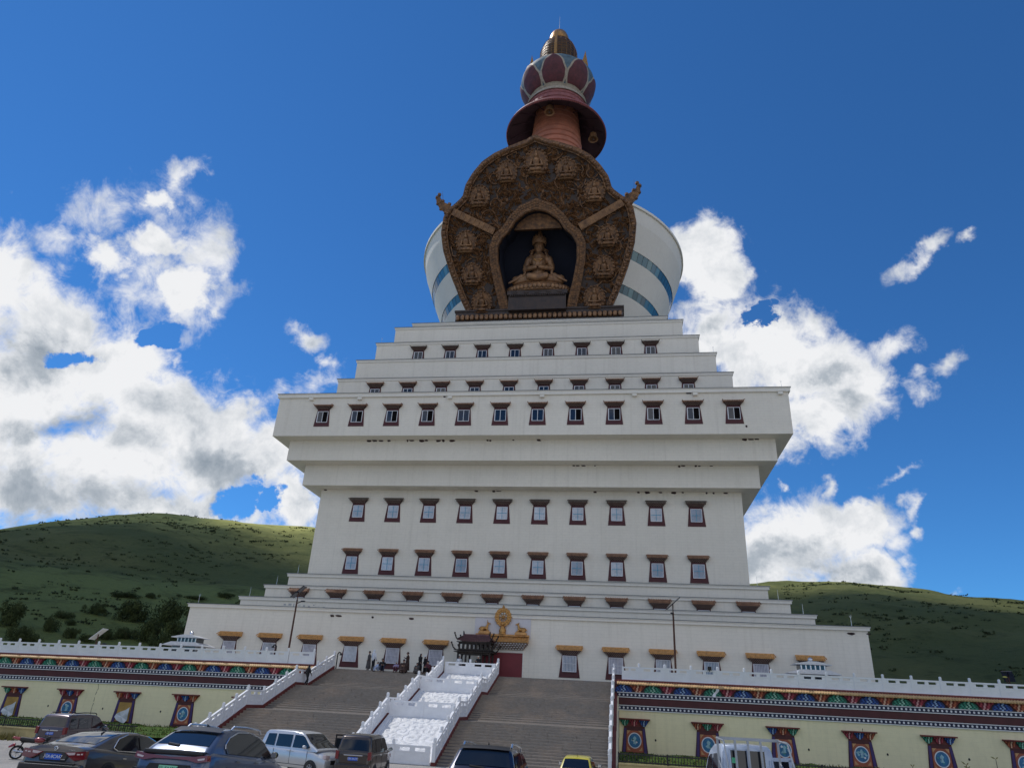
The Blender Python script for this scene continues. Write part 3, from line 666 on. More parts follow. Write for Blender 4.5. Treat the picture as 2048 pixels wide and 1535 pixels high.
def wing(x0,x1,root,phase,order,win):
    Y=-40.0
    def wp(name,mb,mats,parent=None,**k): return mb.build(name,mats,parent or root,shift=tuple(root.location),**k)
    m=MB(); m.box(x0,x1,Y,Y+.35,-3.9,.05); wl=wp('wall',m,MT['cream'])
    m=MB(); m.box(x0,x1,Y+.02,Y+.35,.05,2.0); m.box(x0,x1,Y-.03,Y+.05,.52,.99)
    wp('red_band',m,MT['maroon'])
    for zb in (.06,1.0):
        m=MB(); m.box(x0,x1,Y-.06,Y+.05,zb+.05,zb+.33,0); m.box(x0,x1,Y-.09,Y+.05,zb-.01,zb+.05,1); m.box(x0,x1,Y-.09,Y+.05,zb+.33,zb+.385,1)
        n=int((x1-x0)/.315)
        for i in range(n):
            x=x0+.2+i*.315; m.xz([(x+.075*cos(PI*j/4+PI/8),zb+.19+.085*sin(PI*j/4+PI/8)) for j in range(8)],Y-.085,Y-.05,1)
        wp('dotted_band',m,[MT['navy'],MT['dotw']])
    m=MB(); m.box(x0,x1,Y-.02,Y+.1,1.38,1.94,0); x=phase; i=0
    mats=[MT['brk']]; ix={}
    for c in 'gboc': ix[c]=tuple(range(len(mats),len(mats)+3)); mats+=CM[c]
    while x<x1-.4:
        if x>x0+.3:
            c=order[i%4]; cluster(m,x,1.93,1.40,1.16,'mound' if c in 'gb' else 'fan',ix[c],Y-.02)
        x+=1.16; i+=1
    wp('bracket_frieze',m,mats)
    m=MB(); m.yz([(Y+.2,2.18),(Y-.22,2.14),(Y-.36,1.99),(Y-.36,1.93),(Y+.2,1.93)],x0,x1,0)
    n=int((x1-x0)/.2)
    for i in range(n): m.tube((x0+.1+i*.2,Y-.08,2.17),(x0+.1+i*.2,Y-.40,1.98),.055,n=6,m=0)
    wp('tile_course',m,MT['tile_tan'])
    m=MB(); m.box(x0,x1,Y-.14,Y+.4,2.17,2.31); wp('ledge',m,MT['maroon2'])
    # painted blind windows
    for j,(xc,top,cols,kind) in enumerate(win):
        m=MB(); m.xz([(xc-.80,-1.02),(xc+.80,-1.02),(xc+1.03,-3.1),(xc-1.03,-3.1)],Y-.05,Y+.02,0)
        s=wp('painted_window',m,MT['maroon'])
        sx=Vector(root.location)
        m=MB(); mats=[MT['maroon2']]; m.box(xc-1.22,xc+1.22,Y-.40,Y,-.60,-.50,0)
        for k in range(3):
            c=cols[k]; b=len(mats); mats+=CM[c]; cluster(m,xc+(k-1)*.74,-.61,-1.05,.78,'fan',(b,b+1,b+2),Y-.05,rows=4,d=.45)
        m.xz([(xc-1.15,-.6),(xc+1.15,-.6),(xc+.78,-1.06),(xc-.78,-1.06)],Y-.06,Y,0)
        m.build('hood',mats,s,shift=tuple(root.location))
        m=MB(); 
        for a,b in ((-.80,-.62),(.62,.80)):
            z0_,z1_=-3.0,-1.2; k0,k1=(1.18,1.02)
            m.xz([(xc+a,z1_),(xc+b,z1_),(xc+b*k0,z0_),(xc+a*k0,z0_)],Y-.085,Y-.045)
        m.build('side_jamb',mat('violet_paint',(.055,.03,.14),.6,0,.25,2),s,shift=tuple(root.location))
        m=MB(); m.xz([(xc-.60,-1.36),(xc+.60,-1.36),(xc+.66,-2.86),(xc-.66,-2.86)],Y-.075,Y-.04,0)
        if kind=='medal':
            n=24; zc=-2.05
            m.xz([(xc+.52*cos(2*PI*i/n),zc+.56*sin(2*PI*i/n)) for i in range(n)],Y-.082,Y-.06,1)
            m.xz([(xc+.45*cos(2*PI*i/n),zc+.49*sin(2*PI*i/n)) for i in range(n)],Y-.088,Y-.06,2)
            r=random.Random(j+int(xc))
            for i in range(11):
                a=r.uniform(0,2*PI); q=r.uniform(0,.3); cx,cz=xc+q*cos(a),zc+q*sin(a)
                m.xz([(cx+.11*r.uniform(.5,1)*cos(2*PI*u/7),cz+.10*r.uniform(.5,1)*sin(2*PI*u/7)) for u in range(7)],Y-.092,Y-.07,r.choice((3,3,1,4)))
            m.xz([(xc-.12,zc-.22),(xc+.12,zc-.22),(xc+.05,zc),(xc+.14,zc+.16),(xc,zc+.32),(xc-.14,zc+.16),(xc-.05,zc)],Y-.097,Y-.07,3)
            for sx_ in (-1,1):
                for sz in (-1,1): m.xz([(xc+sx_*.57,zc+sz*.70),(xc+sx_*.30,zc+sz*.70),(xc+sx_*.40,zc+sz*.60),(xc+sx_*.56,zc+sz*.42)],Y-.085,Y-.06,5)
            m.build('painting',[mat('terracotta_paint',(.36,.10,.055),.7,0,.25,2),MT['dotw'],mat('medal_blue',(.035,.16,.33),.6,0,.35,4),mat('medal_pale',(.30,.50,.58),.6,0,.2,4),mat('medal_teal',(.05,.28,.30),.6,0,.2,4),mat('ochre_paint',(.55,.30,.14),.7,0,.2,4)],s,shift=tuple(root.location))
        else:
            m.build('bare_board',mat('ochre_board',(.42,.25,.07),.75,0,.25,1.5),s,shift=tuple(root.location))
            tn=MB(); r=random.Random(j)
            pts=[(-.63,-2.30),(-.2,-2.12),(.25,-1.95),(.58,-1.72),(.60,-2.2),(.55,-2.75),(.40,-3.02),(.05,-2.95),(-.35,-2.80),(-.66,-2.55)]
            P=[[(xc+p[0]*.98+(.02),Y-.09-d,p[1]) for p in pts] for d in (0,)]
            b=[(xc+p[0],Y-.10-.16*abs(sin(i*1.3)),p[1]) for i,p in enumerate(pts)]+[(xc-.02,Y-.20,-2.5)]
            tn.add(b,[(i,(i+1)%10,10) for i in range(10)]); tn.add([(x,y-.012,z) for x,y,z in b],[(i,(i+1)%10,10) for i in range(10)])
            tn.build('torn_sheet',mat('torn_white_sheet',(.62,.64,.68),.7,0,.15,2),s,shift=tuple(root.location))
    # small drain holes and a crack
    m=MB(); r=random.Random(int(x0))
    for i in range(12):
        xx=x0+2.9+i*2.81+r.uniform(-.2,.2)
        if xx<x1-.5 and all(abs(xx-w[0])>1.3 for w in win): m.xz([(xx+.07*cos(PI*a/4),-1.95+.09*sin(PI*a/4)) for a in range(8)],Y-.012,Y+.02)
    for xc in (x0+ (x1-x0)*.48,):
        z=.0; xx=xc
        while z>-2.9:
            z2=z-r.uniform(.12,.3); x2=xx+r.uniform(-.07,.06)
            if r.random()<.8: m.xz([(xx,z),(xx+r.uniform(.02,.05),z),(x2+r.uniform(.01,.03),z2),(x2,z2)],Y-.008,Y+.02)
            z,xx=z2,x2
    wp('drain_holes',m,MT['black'])
lw=empty('terrace_wall',(WX0,-40,2.2),0,'cream terrace wall with bright painted frieze, on the left of the stairs','wall')
wing(-54,WX0,lw,-45.4-1.16*4,'gobc',[(-43.4,0,'gob','bare'),(-37.75,0,'cbc','medal'),(-32.12,0,'ocb','bare'),(-26.5,0,'cbo','medal'),(-20.9,0,'cgo','medal'),(-49.0,0,'gob','medal')])
lw.rotation_euler=(0,R_(-.50),0)
rw=empty('terrace_wall',(WX1,-40,2.2),0,'cream terrace wall with bright painted frieze, on the right of the stairs','wall')
wing(WX1,49,rw,11.26,'bogc',[(12.07,0,'gcb','medal'),(17.66,0,'ogc','medal'),(23.24,0,'bog','medal'),(28.74,0,'cbo','medal'),(34.27,0,'gcb','medal'),(39.85,0,'ogc','medal'),(45.4,0,'bog','medal')])
# ---- marble balustrades -------------------------------------------------
def post_mb(h=1.28,w=.20):
    m=MB(); m.box(-w/2,w/2,-w/2,w/2,0,h*.74); m.box(-w*.58,w*.58,-w*.58,w*.58,h*.74,h*.78)
    m.lathe([(w*.40,h*.78),(w*.5,h*.82),(w*.52,h*.94),(w*.42,h*.985),(w*.1,h)],n=10); return m
def panel_mb(L,rise=0,h=.98,open_=True):
    """local x along the run, sheared by rise; lower carved slab, slot, hand rail"""
    m=MB(); sh=lambda x,z:z+rise*x/L
    def slab(x0,x1,y,z0,z1): m.xz([(x0,sh(x0,z0)),(x1,sh(x1,z0)),(x1,sh(x1,z1)),(x0,sh(x0,z1))],-y,y)
    slab(0,L,.055,0,.66); slab(0,L,.085,.0,.07); slab(0,L,.075,.60,.68)
    slab(0,L,.075,.86,h)
    for a,b in ((0,.14*L),(.43*L,.57*L),(.86*L,L)): slab(a,b,.055,.68,.86)
    # carved relief: an oval and scrolls on both faces
    for s in (-1,1):
        n=18; cx=L/2
        for q in range(n):
            a0,a1=2*PI*q/n,2*PI*(q+1)/n; f=lambda a:(cx+L*.17*cos(a),s*.058,sh(cx+L*.17*cos(a),.34+.17*sin(a))); m.tube(f(a0),f(a1),.014,n=4)
        for u in (-.34,.34,-.26,.26):
            cx2=L*(.5+u); f=lambda a:(cx2+.10*cos(a),s*.058,sh(cx2+.10*cos(a),.34+.11*sin(a)))
            for q in range(8): m.tube(f(2*PI*q/8),f(2*PI*(q+1)/8),.012,n=4)
    return m
POST=None
def post(root,loc,label=None):
    global POST
    if POST is None: o=post_mb().build('post',MT['marble'],root); POST=o
    else: o=link_copy(POST,root)
    o.location=loc; return o
PAN={}
def panel(root,p0,p1):
    """panel between two post feet (local coords)"""
    d=Vector(p1)-Vector(p0); L=math.hypot(d.x,d.y)-.2; key=(round(L,2),round(d.z,2))
    a=math.atan2(d.y,d.x); u=Vector((cos(a),sin(a),0)); loc=Vector(p0)+u*.1
    if key not in PAN: o=panel_mb(L,d.z*L/(L+.2)).build('carved_panel',MT['marble'],root); PAN[key]=o
    else: o=link_copy(PAN[key],root)
    o.location=loc+Vector((0,0,d.z*.1/(L+.2))); o.rotation_euler=(0,0,a); return o
def run(root,pts,skip=()):
    for i,p in enumerate(pts):
        post(root,p)
        if i<len(pts)-1 and i not in skip: panel(root,p,pts[i+1])
bl=empty('marble_balustrade',(WX0,-40,2.31),0,'white carved marble balustrade along the left terrace edge','balustrade')
run(bl,[(-17.0-WX0+.9-2.065*i-1.75,.12,0) for i in range(18)]+[]); panel(bl,(-17.85-WX0+.05,.12,0),(-.35,.12,0)); post(bl,(-.35,.12,0))
bl.rotation_euler=(0,R_(-.50),0)
br=empty('marble_balustrade',(WX1,-40,2.31),0,'white carved marble balustrade along the right terrace edge','balustrade')
run(br,[(12.55-WX1+2.063*i,.12,0) for i in range(18)]); panel(br,(.3,.12,0),(12.55-WX1,.12,0))
# ---- stairs: flights (y_top,z_top,y_foot,z_foot)
FL=[(-36.4,TZ,-41.5,.60,12),(-44.0,.60,-48.95,-1.12,12),(-51.35,-1.12,-57.2,-3.45,15)]
RX0,RX1=-4.62,.24
def stair_mat(nm,t):
    k=NB(nm); o=k.obj(); k.b.inputs['Roughness'].default_value=.9
    sp=k.N.new('ShaderNodeSeparateXYZ'); k.lk(o,sp.inputs[0]); cx=k.N.new('ShaderNodeCombineXYZ')
    k.lk(sp.outputs[0],cx.inputs[0]); k.lk(k.math('MULTIPLY',k.math('FLOOR',k.math('MULTIPLY',k.math('ADD',sp.outputs[2],20),6.6)),1.0),cx.inputs[1])
    wn=k.N.new('ShaderNodeTexBrick'); k.lk(cx.outputs[0],wn.inputs['Vector']); wn.inputs['Scale'].default_value=1; wn.inputs['Brick Width'].default_value=.85; wn.inputs['Row Height'].default_value=1.0; wn.inputs['Mortar Size'].default_value=.012
    wn.inputs['Color1'].default_value=(.60*t[0],.52*t[1],.43*t[2],1); wn.inputs['Color2'].default_value=(.82*t[0],.75*t[1],.65*t[2],1); wn.inputs['Mortar'].default_value=(.26,.22,.18,1)
    ns=k.noise(k.mapping(o,(.35,.35,.35)),1.0,6,.65); nf=k.noise(k.mapping(o,(1,1,4)),4.0,6,.75)
    c=k.mix(k.math('MULTIPLY',k.smooth(ns,.45,.7),.55),wn.outputs['Color'],(.50,.36,.25)); c=k.mix(k.math('MULTIPLY',k.smooth(nf,.45,.7),.65),c,(.27,.23,.19)); c=k.mix(k.math('MULTIPLY',k.smooth(nf,.62,.3),.25),c,(.56,.54,.50))
    gn=k.N.new('ShaderNodeNewGeometry'); gs=k.N.new('ShaderNodeSeparateXYZ'); k.lk(gn.outputs['True Normal'],gs.inputs[0]); c=k.mix(k.math('MULTIPLY',k.smooth(gs.outputs[2],.5,.9),.8),c,(.115,.10,.086)); k.lk(c,k.b.inputs['Base Color']); k.bump(nf,.6,.03); return k.mat  # upward faces coloured darker, evening out sunlit treads against shaded risers
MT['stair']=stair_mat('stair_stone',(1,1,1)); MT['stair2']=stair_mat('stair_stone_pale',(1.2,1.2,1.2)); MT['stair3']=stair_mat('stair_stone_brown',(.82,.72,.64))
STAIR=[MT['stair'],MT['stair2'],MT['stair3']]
st=empty('staircase',(-2.2,-57.2,-3.45),0,'broad grey stone staircase in three flights up to the tower','staircase'); SSH=(-2.2,-57.2,-3.45)
def flight(x0,x1,f):
    y0,z0,y1,z1,n=f; m=MB(); rr=(z0-z1)/n; run_=(y0-y1)/n; r=random.Random(int(x0*10+y0))
    pts=[]
    m2=m
    for i in range(n):
        zt=z0-i*rr; yf=y0-i*run_-.0
        # riser i : top z=zt at y=yf-..., tread below
        ya=y0-(i)*run_; yb=y0-(i+1)*run_
        # split each step in stones of unequal set
        x=x0
        while x<x1-.01:
            w=min(x1-x,r.uniform(.7,1.9)); dz=r.uniform(-.012,.006); dy=r.uniform(-.02,.02)
            m.box(x,x+w-.012,ya-.06+dy,ya+run_+.3,zt-rr-.02,zt+dz-(0 if i else .006),r.choice((0,0,0,1,2,2))); x+=w
    m.yz([(y0,z0-rr-.05),(y1,z1-.05),(y1,-4.2),(y0,-4.2)],x0,x1)
    return m
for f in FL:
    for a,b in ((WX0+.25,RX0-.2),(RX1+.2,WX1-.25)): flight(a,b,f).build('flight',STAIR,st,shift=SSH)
for (ya,yb,z) in ((-41.5,-44.0,.60),(-48.95,-51.35,-1.12)):
    for a_,b_ in ((WX0+.25,RX0-.2),(RX1+.2,WX1-.25)):
        m=MB(); m.box(a_,b_,yb-.06,ya,-4,z-.004); m.build('landing',MT['stair'],st,shift=SSH)
def stringer(x,w=.24,up=.30,dn=.35):
    m=MB(); poly=[]
    top=[(-36.3,TZ)]
    for f in FL: top+=[(f[0],f[1]),(f[2],f[3])]
    U=[(y,z+up) for y,z in top]; Lo=[(y,-4.1) for y,z in (top[-1],top[0])]
    m.yz(U+Lo,x-w/2,x+w/2); return m
for x in (WX0+.13,RX0-.08,RX1+.08,WX1-.13): stringer(x,.30 if abs(x)>9 else .26,.20).build('stringer',MT['maroon2'],st,shift=SSH)
m=MB(); top=[(-40.0,TZ),(-36.4,TZ)]
for f in FL: pass
U=[(-40.0,1.1),(-41.5,.5),(-44.0,.5),(-48.95,-1.22),(-51.35,-1.22),(-57.2,-3.5),(-57.2,-4.1),(-40,-4.1)]
m.yz(U,WX1-.02,WX1+.12); fl=m.build('flank_wall',MT['cream'],st,shift=SSH); m=MB(); m.yz(U,WX0-.12,WX0+.02); m.build('flank_wall',MT['cream'],st,shift=SSH)
m=MB()
GS=mat('grey_slot',(.16,.16,.17),.6,0,.1,2)
for y0,z0 in ((-43.2,-.9),(-47.3,-2.6)):
    m=MB(); m.box(WX1+.1,WX1+.16,y0-.35,y0+.35,z0-.9,z0+.9); m.build('flank_window',GS,st,shift=SSH)
def stair_balus(x,label,dz=.20):
    b=empty('stair_balustrade',(x,-57.2,-3.45),0,label,'balustrade'); L=lambda y,z:(0,y+57.2,z+3.45+dz)
    P=[]
    for i,f in enumerate(FL):
        n=3 if i<2 else 4
        pts=[L(f[0]+(f[2]-f[0])*j/n,f[1]+(f[3]-f[1])*j/n) for j in range(n+1)]
        if i: pts[0]=L(f[0],f[1])
        run(b,pts); P.append(pts)
    panel(b,P[0][-1],P[1][0]); panel(b,P[1][-1],P[2][0]); return b
stair_balus(WX0+.13,'white marble stair balustrade at the far left edge of the stairs')
stair_balus(WX1-.3,'white marble stair balustrade at the far right edge of the stairs')
stair_balus(RX0-.08,'white marble stair balustrade along the left side of the carved ramp')
stair_balus(RX1+.08,'white marble stair balustrade along the right side of the carved ramp')
for y,z,lab in ((-36.45,TZ,'white marble cross balustrade at the head of the carved ramp'),(-44.0,.60,'white marble cross balustrade between the upper and middle carved slabs'),(-51.35,-1.12,'white marble cross balustrade between the middle and lower carved slabs'),(-57.15,-3.45,'white marble cross balustrade closing the foot of the carved ramp')):
    b=empty('cross_balustrade',(RX0,y,z+.03),0,lab,'balustrade'); w=RX1-RX0
    post(b,(w/2,0,0)); panel(b,(.06,0,0),(w/2,0,0)); panel(b,(w/2,0,0),(w-.06,0,0))
# carved slabs
k=NB('carved_marble'); o=k.obj(); k.b.inputs['Roughness'].default_value=.6; k.lk(k.mix(k.smooth(k.noise(o,3.2,7,.7,.6),.46,.62),(.66,.665,.67),(.80,.80,.79)),k.b.inputs['Base Color'])
k.bump(k.noise(o,5,6,.7),.35,.05); MT['carved']=k.mat
ramp=empty('carved_ramp',(-2.2,-57.2,-3.45),0,'white marble ramp carved with clouds and dragons in the middle of the stairs','ramp')
for i,f in enumerate(FL):
    y0,z0,y1,z1,n=f; m=MB(); 
    m.yz([(y0+.0,z0+.05),(y1,z1+.05),(y1,-4.1),(y0,-4.1)],RX0+.1,RX1-.1)
    m.yz([(y0-.02,z0+.12),(y1+.02,z1+.12),(y1+.02,z1),(y0-.02,z0)],RX0+.12,RX0+.45); m.yz([(y0-.02,z0+.12),(y1+.02,z1+.12),(y1+.02,z1),(y0-.02,z0)],RX1-.45,RX1-.12)
    m.build('ramp_bed',MT['marble'],ramp,shift=SSH)
    g=MB(); r=random.Random(i+2); ny,nx=110,84; import mathutils.noise as MN
    P=[]; CEN=[(RX0+.9+(q%4)*.95+r.uniform(-.22,.22),y0-.5-(q//4)*.85+r.uniform(-.2,.2),r.uniform(.8,1.15),r.uniform(0,6.3),r.choice((-1,1))) for q in range(4*int((y0-y1)/.85+1))]
    for a in range(ny+1):
        t=a/ny; y=y0-.15+(y1+.15-y0+.15)*t; z=z0+(z1-z0)*(y0-y)/(y0-y1)+.06; row=[]
        for b in range(nx+1):
            x=RX0+.5+(RX1-RX0-1.0)*b/nx
            best=9;ang=0;ph=0
            for (cx_,cy_,rr_,p_,sg_) in CEN:
                dd=math.hypot(x-cx_,y-cy_)/rr_
                if dd<best: best=dd; ang=math.atan2(y-cy_,x-cx_)*sg_; ph=p_
            swirl=(.02+.030*math.tanh(2.0*cos(13.0*best-ang+ph)))*max(.3,1.1-best*.4)+.030*MN.noise(Vector((x,y,i))*1.3)+.010*MN.noise(Vector((x,y,i))*6)
            e=min(b,nx-b,a,ny-a); row.append((x,y,z+(swirl if e>1 else -.03)))
        P.append(row)
    g.grid(P,0,False); g.build('carved_slab',MT['carved'],ramp,shift=SSH,fixn=False)
for (ya,yb,z) in ((-41.5,-44.0,.60),(-48.95,-51.35,-1.12)):
    m=MB(); m.box(RX0+.05,RX1-.05,yb-.02,ya,-4,z+.02); m.build('ramp_landing',MT['marble'],ramp,shift=SSH)
# ---- low retaining kerb, grass beds and iron fences in front of the wings
def grass_mat(name,c1,c2,c3,sc=1):
    k=NB(name); o=k.obj(); k.b.inputs['Roughness'].default_value=.95; k.b.inputs['Specular IOR Level'].default_value=.15
    a=k.noise(o,.25*sc,5,.65); b=k.noise(o,3.1*sc,6,.75)
    c=k.mix(k.smooth(a,.35,.68),c1,c2); c=k.mix(k.smooth(b,.42,.72),c,c3); k.lk(c,k.b.inputs['Base Color']); k.bump(b,.8,.2); return k.mat
MT['grass']=grass_mat('bed_grass',(.06,.11,.02),(.09,.15,.03),(.03,.06,.012))
MT['dry']=grass_mat('dry_grass',(.26,.21,.07),(.19,.19,.06),(.13,.12,.04))
for sx,(x0,x1),zf,lab in ((-1,(-60,WX0-2.5),-2.83,'left'),(1,(WX1+.2,58),-2.60,'right')):
    m=MB(); m.box(x0,x1,-59.2,-58.9,-3.7,zf); m.box(x0,x1,-59.26,-58.84,zf,zf+.07)
    tag(m.build('kerb_wall',mat('yellow_kerb_paint',(.44,.36,.17),.8,0,.25,1.2)),kind='structure')
    m=MB(); m.grid([[(x,y,zf-.10+.0*x+ (y+59)*(-.012)+.10*rnd.uniform(-1,1)) for x in [x0+(x1-x0)*i/60 for i in range(61)]] for y in (-58.9,-56,-53,-50,-47,-44,-40.1)])
    tag(m.build('grass_bed',MT['grass']),kind='structure')
    r=random.Random(3+sx); m=MB()
    for i in range(5200):
        x=r.uniform(max(x0,-52),min(x1,46)); y=-58.5+18*r.random()**1.5; h=r.uniform(.06,.20); a=r.uniform(0,PI); w=.05; z=zf-.1+(y+59)*(-.012)
        dx,dy=w*cos(a),w*sin(a); lx,ly=r.uniform(-.12,.12),r.uniform(-.12,.12)
        m.add([(x-dx,y-dy,z),(x+dx,y+dy,z),(x+lx,y+ly,z+h)],[(0,1,2)],r.choice((0,0,1)))
    tag(m.build('grass',[MT['grass'],MT['dry']],fixn=False),'rough green grass growing behind the %s iron fence'%lab,'grass',kind='stuff')
    fn=empty('iron_fence',((x0+x1)/2,-59.05,zf+.07),0,'low black iron picket fence on the yellow kerb, %s of the stairs'%lab,'fence')
    H=.46 if sx<0 else .44
    m=MB(); zz=zf+.07; lo,hi=max(x0,-50),min(x1,44)
    for z in (zz+.08,zz+H): m.box(lo,hi,-59.07,-59.03,z-.03,z+.03)
    m.build('rails',MT['black'],fn,shift=tuple(fn.location))
    m=MB(); n=int((hi-lo)/.15)
    for i in range(n): x=lo+i*.15; m.box(x-.017,x+.017,-59.067,-59.033,zz+.02,zz+H+(.07 if sx>0 else .0))
    m.build('pickets',MT['black'],fn,shift=tuple(fn.location))
    pm=MB(); pm.box(-.03,.03,-.03,.03,0,H+.06); pm.box(-.04,.04,-.04,.04,H+.06,H+.09); n=int((hi-lo)/2.6); pp=None
    for i in range(n+1):
        if pp is None: pp=pm.build('fence_post',MT['black'],fn); o=pp
        else: o=link_copy(pp,fn)
        o.location=(lo+i*2.6-fn.location.x,0,0)
r=random.Random(9); m=MB()
for i in range(2200):
    x=r.uniform(-50,-25); y=-59.35-abs(r.gauss(0,.45)); h=r.uniform(.2,.55); a=r.uniform(0,PI); dx,dy=.03*cos(a),.03*sin(a); z=lot(y)
    m.add([(x-dx,y-dy,z),(x+dx,y+dy,z),(x+r.uniform(-.15,.15),y+r.uniform(-.15,.15),z+h)],[(0,1,2)])
tag(m.build('dry_grass',[MT['dry']],fixn=False),'dry yellowish grass along the foot of the kerb wall','grass',kind='stuff')
# ================================================================== gilded wheel and deer over the door
w=empty('dharma_wheel',(0,-33.0,6.0),0,'gilded eight spoked wheel standing on the canopy over the red door','wheel')
m=MB(); m.lathe([(.36,0),(.36,.08),(.30,.12),(.34,.35),(.24,.62),(.13,.78),(.20,.84),(.14,.95),(.12,1.05)],n=20); m.build('pedestal',MT['gold'],w)
m=MB(); cz=1.55
def oval(r,z=0): return [(r*cos(2*PI*i/40),cz+r*1.08*sin(2*PI*i/40)) for i in range(40)]
A,B=oval(.78),oval(.40)
G=[[(p[0],y,p[1]) for p in pl] for pl,y in ((A,-.08),(B,-.08),(B,.08),(A,.08),(A,-.08))]; m.grid(G,0,False,close=True)
for i in range(16):
    a=2*PI*i/16; m.ball((.60*cos(a),-.10,cz+.63*sin(a)),.085,n=8); m.ball((.79*cos(a),0,cz+.85*sin(a)),.07,n=6)
for i in range(40):
    a=2*PI*i/40; b=2*PI*(i+1)/40; m.tube((.43*cos(a),-.08,cz+.465*sin(a)),(.43*cos(b),-.08,cz+.465*sin(b)),.035,n=5); m.tube((.76*cos(a),-.08,cz+.82*sin(a)),(.76*cos(b),-.08,cz+.82*sin(b)),.035,n=5)
m.build('rim',MT['gold'],w)
m=MB()
for i in range(8): a=PI/4*i; m.tube((0,0,cz),(.42*cos(a),0,cz+.45*sin(a)),.045,n=6)
m.ball((0,0,cz),(.13,.12,.13)); m.build('spokes',MT['gold'],w)
m=MB(); m.lathe([(.1,2.36),(.15,2.42),(.05,2.62),(.01,2.72)],n=12); m.build('finial',MT['gold'],w)
m=MB(); m.lathe([(.0,0),(.38,0)],c=(0,.1,cz),n=20,M=Matrix.Identity(4)); 
def deer(x,s,lab,horn):
    d=empty('gilded_deer',(x,-33.05,5.98),0,lab,'statue','gilded deer beside the wheel')
    m=MB(); m.box(-.55,.55,-.28,.28,0,.16); m.box(-.5,.5,-.25,.25,.16,.24); m.build('plinth',MT['tile_gold'],d)
    m=MB(); c=m.cap
    c((-s*.30,0,.47),(s*.14,0,.50),.21,.19); c((s*.18,0,.55),(s*.30,0,.92),.15,.085); c((s*.30,0,.97),(s*.52,0,.92),.095,.05)
    c((-s*.36,-.12,.42),(-s*.12,-.2,.30),.12,.05); c((-s*.12,-.2,.30),(-s*.40,-.22,.28),.05,.04)
    c((-s*.36,.12,.42),(-s*.12,.2,.30),.12,.05)
    c((s*.20,-.1,.42),(s*.38,-.15,.30),.07,.045); c((s*.38,-.15,.30),(s*.16,-.17,.28),.045,.035); c((s*.20,.1,.42),(s*.38,.15,.30),.07,.045)
    c((-s*.50,0,.5),(-s*.56,0,.40),.05,.03)
    for y in (-.08,.08): c((s*.27,y,1.0),(s*.20,y*1.9,1.10),.035,.02)
    m.build('body',MT['gold'],d,remesh=.022)
    if horn:
        m=MB(); m.cap((s*.27,0,1.03),(s*.22,0,1.28),.035,.02); m.build('horn',MT['gold'],d)
deer(-1.72,1,'gilded kneeling deer with a horn, facing right towards the wheel',True)
deer(1.78,-1,'gilded kneeling deer without a horn, facing left towards the wheel',False)
# ================================================================== bronze censer pavilion behind the ramp head
b=empty('incense_burner',(-2.05,-35.0,TZ),0,'dark bronze two roofed incense burner standing at the head of the carved ramp','incense burner')
def flare_roof(mb,w,d,z,h,ridge,up=.35,nt=20,mi=0,mj=1):
    n=16
    for sy in (-1,1):
        P=[]
        for j in range(7):
            t=j/6; y=sy*d/2*(1-t); zz=z+h*t**1.5; row=[]
            for i in range(n+1):
                u=i/n*2-1; ww=(w/2)*(1-t)+ridge/2*t; row.append((u*ww,y*(1+.05*abs(u)**4*(1-t)),zz+up*abs(u)**6*(1-t)**2))
            P.append(row)
        mb.grid(P,mi,False)
        for i in range(nt):
            u=(i+.5)/nt*2-1
            pts=[]
            for j in range(7):
                t=j/6; ww=(w/2)*(1-t)+ridge/2*t; pts.append((u*ww,sy*d/2*(1-t),z+h*t**1.5+.03+up*abs(u)**6*(1-t)**2))
            mb.path(pts,.045,n=5,m=mi)
    for sx in (-1,1):
        mb.add([(sx*w/2,-d/2,z+up),(sx*w/2,d/2,z+up),(sx*ridge/2,0,z+h)],[(0,1,2)],mi)
    mb.box(-w/2*.97,w/2*.97,-d/2*.97,d/2*.97,z-.07,z-.01,mj)
    for sx in (-1,1):
        for sy in (-1,1):
            mb.path([(sx*w*.44,sy*d*.47,z+.08),(sx*w*.50,sy*d*.53,z+.30),(sx*w*.535,sy*d*.56,z+.62)],.06,n=6,m=mj); mb.ball((sx*w*.54,sy*d*.56,z+.68),.09,mj,6); mb.ball((sx*w*.51,sy*d*.54,z+.45),.075,mj,6)
MT['pavil']=mat('pavilion_white',(.66,.66,.66),.5,.1,.1,2)
MT['burner']=mat('burner_bronze',(.035,.026,.022),.5,.4,.4,3); MT['burner_roof']=mat('burner_roof',(.17,.085,.085),.5,.3,.35,5)
m=MB(); flare_roof(m,3.35,2.2,2.82,.62,2.4,.18); m.tube((-1.2,0,3.46),(1.2,0,3.46),.08,m=0)
for s in (-1,1): m.cap((s*1.2,0,3.45),(s*1.25,0,3.75),.09,.05,1)
m.build('upper_roof',[MT['burner_roof'],MT['burner']],b)
m=MB(); m.box(-1.45,1.45,-.85,.85,2.10,2.2); m.box(-1.45,1.45,-.85,.85,2.68,2.80)
for i in range(8):
    x=-1.40+i*.4; m.box(x-.07,x+.07,-.83,-.69,2.2,2.68); m.box(x-.07,x+.07,.69,.83,2.2,2.68)
    if i<7:
        n=8; m.xz([(x+.07,2.68),(x+.07,2.52)]+[(x+.2+.13*cos(PI-PI*q/n),2.52+.12*sin(PI*q/n)) for q in range(n+1)]+[(x+.33,2.68)],-.80,-.74)
m.build('arcade',MT['burner'],b)
m=MB(); flare_roof(m,3.7,2.5,1.98,.22,3.0,.12,22); m.build('lower_roof',[MT['burner'],MT['burner']],b)
m=MB(); m.box(-1.4,1.4,-.8,.8,.25,1.0); m.box(-1.55,1.55,-.95,.95,0,.25); m.box(-1.4,1.4,-.8,.8,1.75,1.95)
for x in (-1.45,-.72,.72,1.45): 
    for y in (-.85,.85): m.tube((x,y,0),(x,y,1.95),.09,n=8)
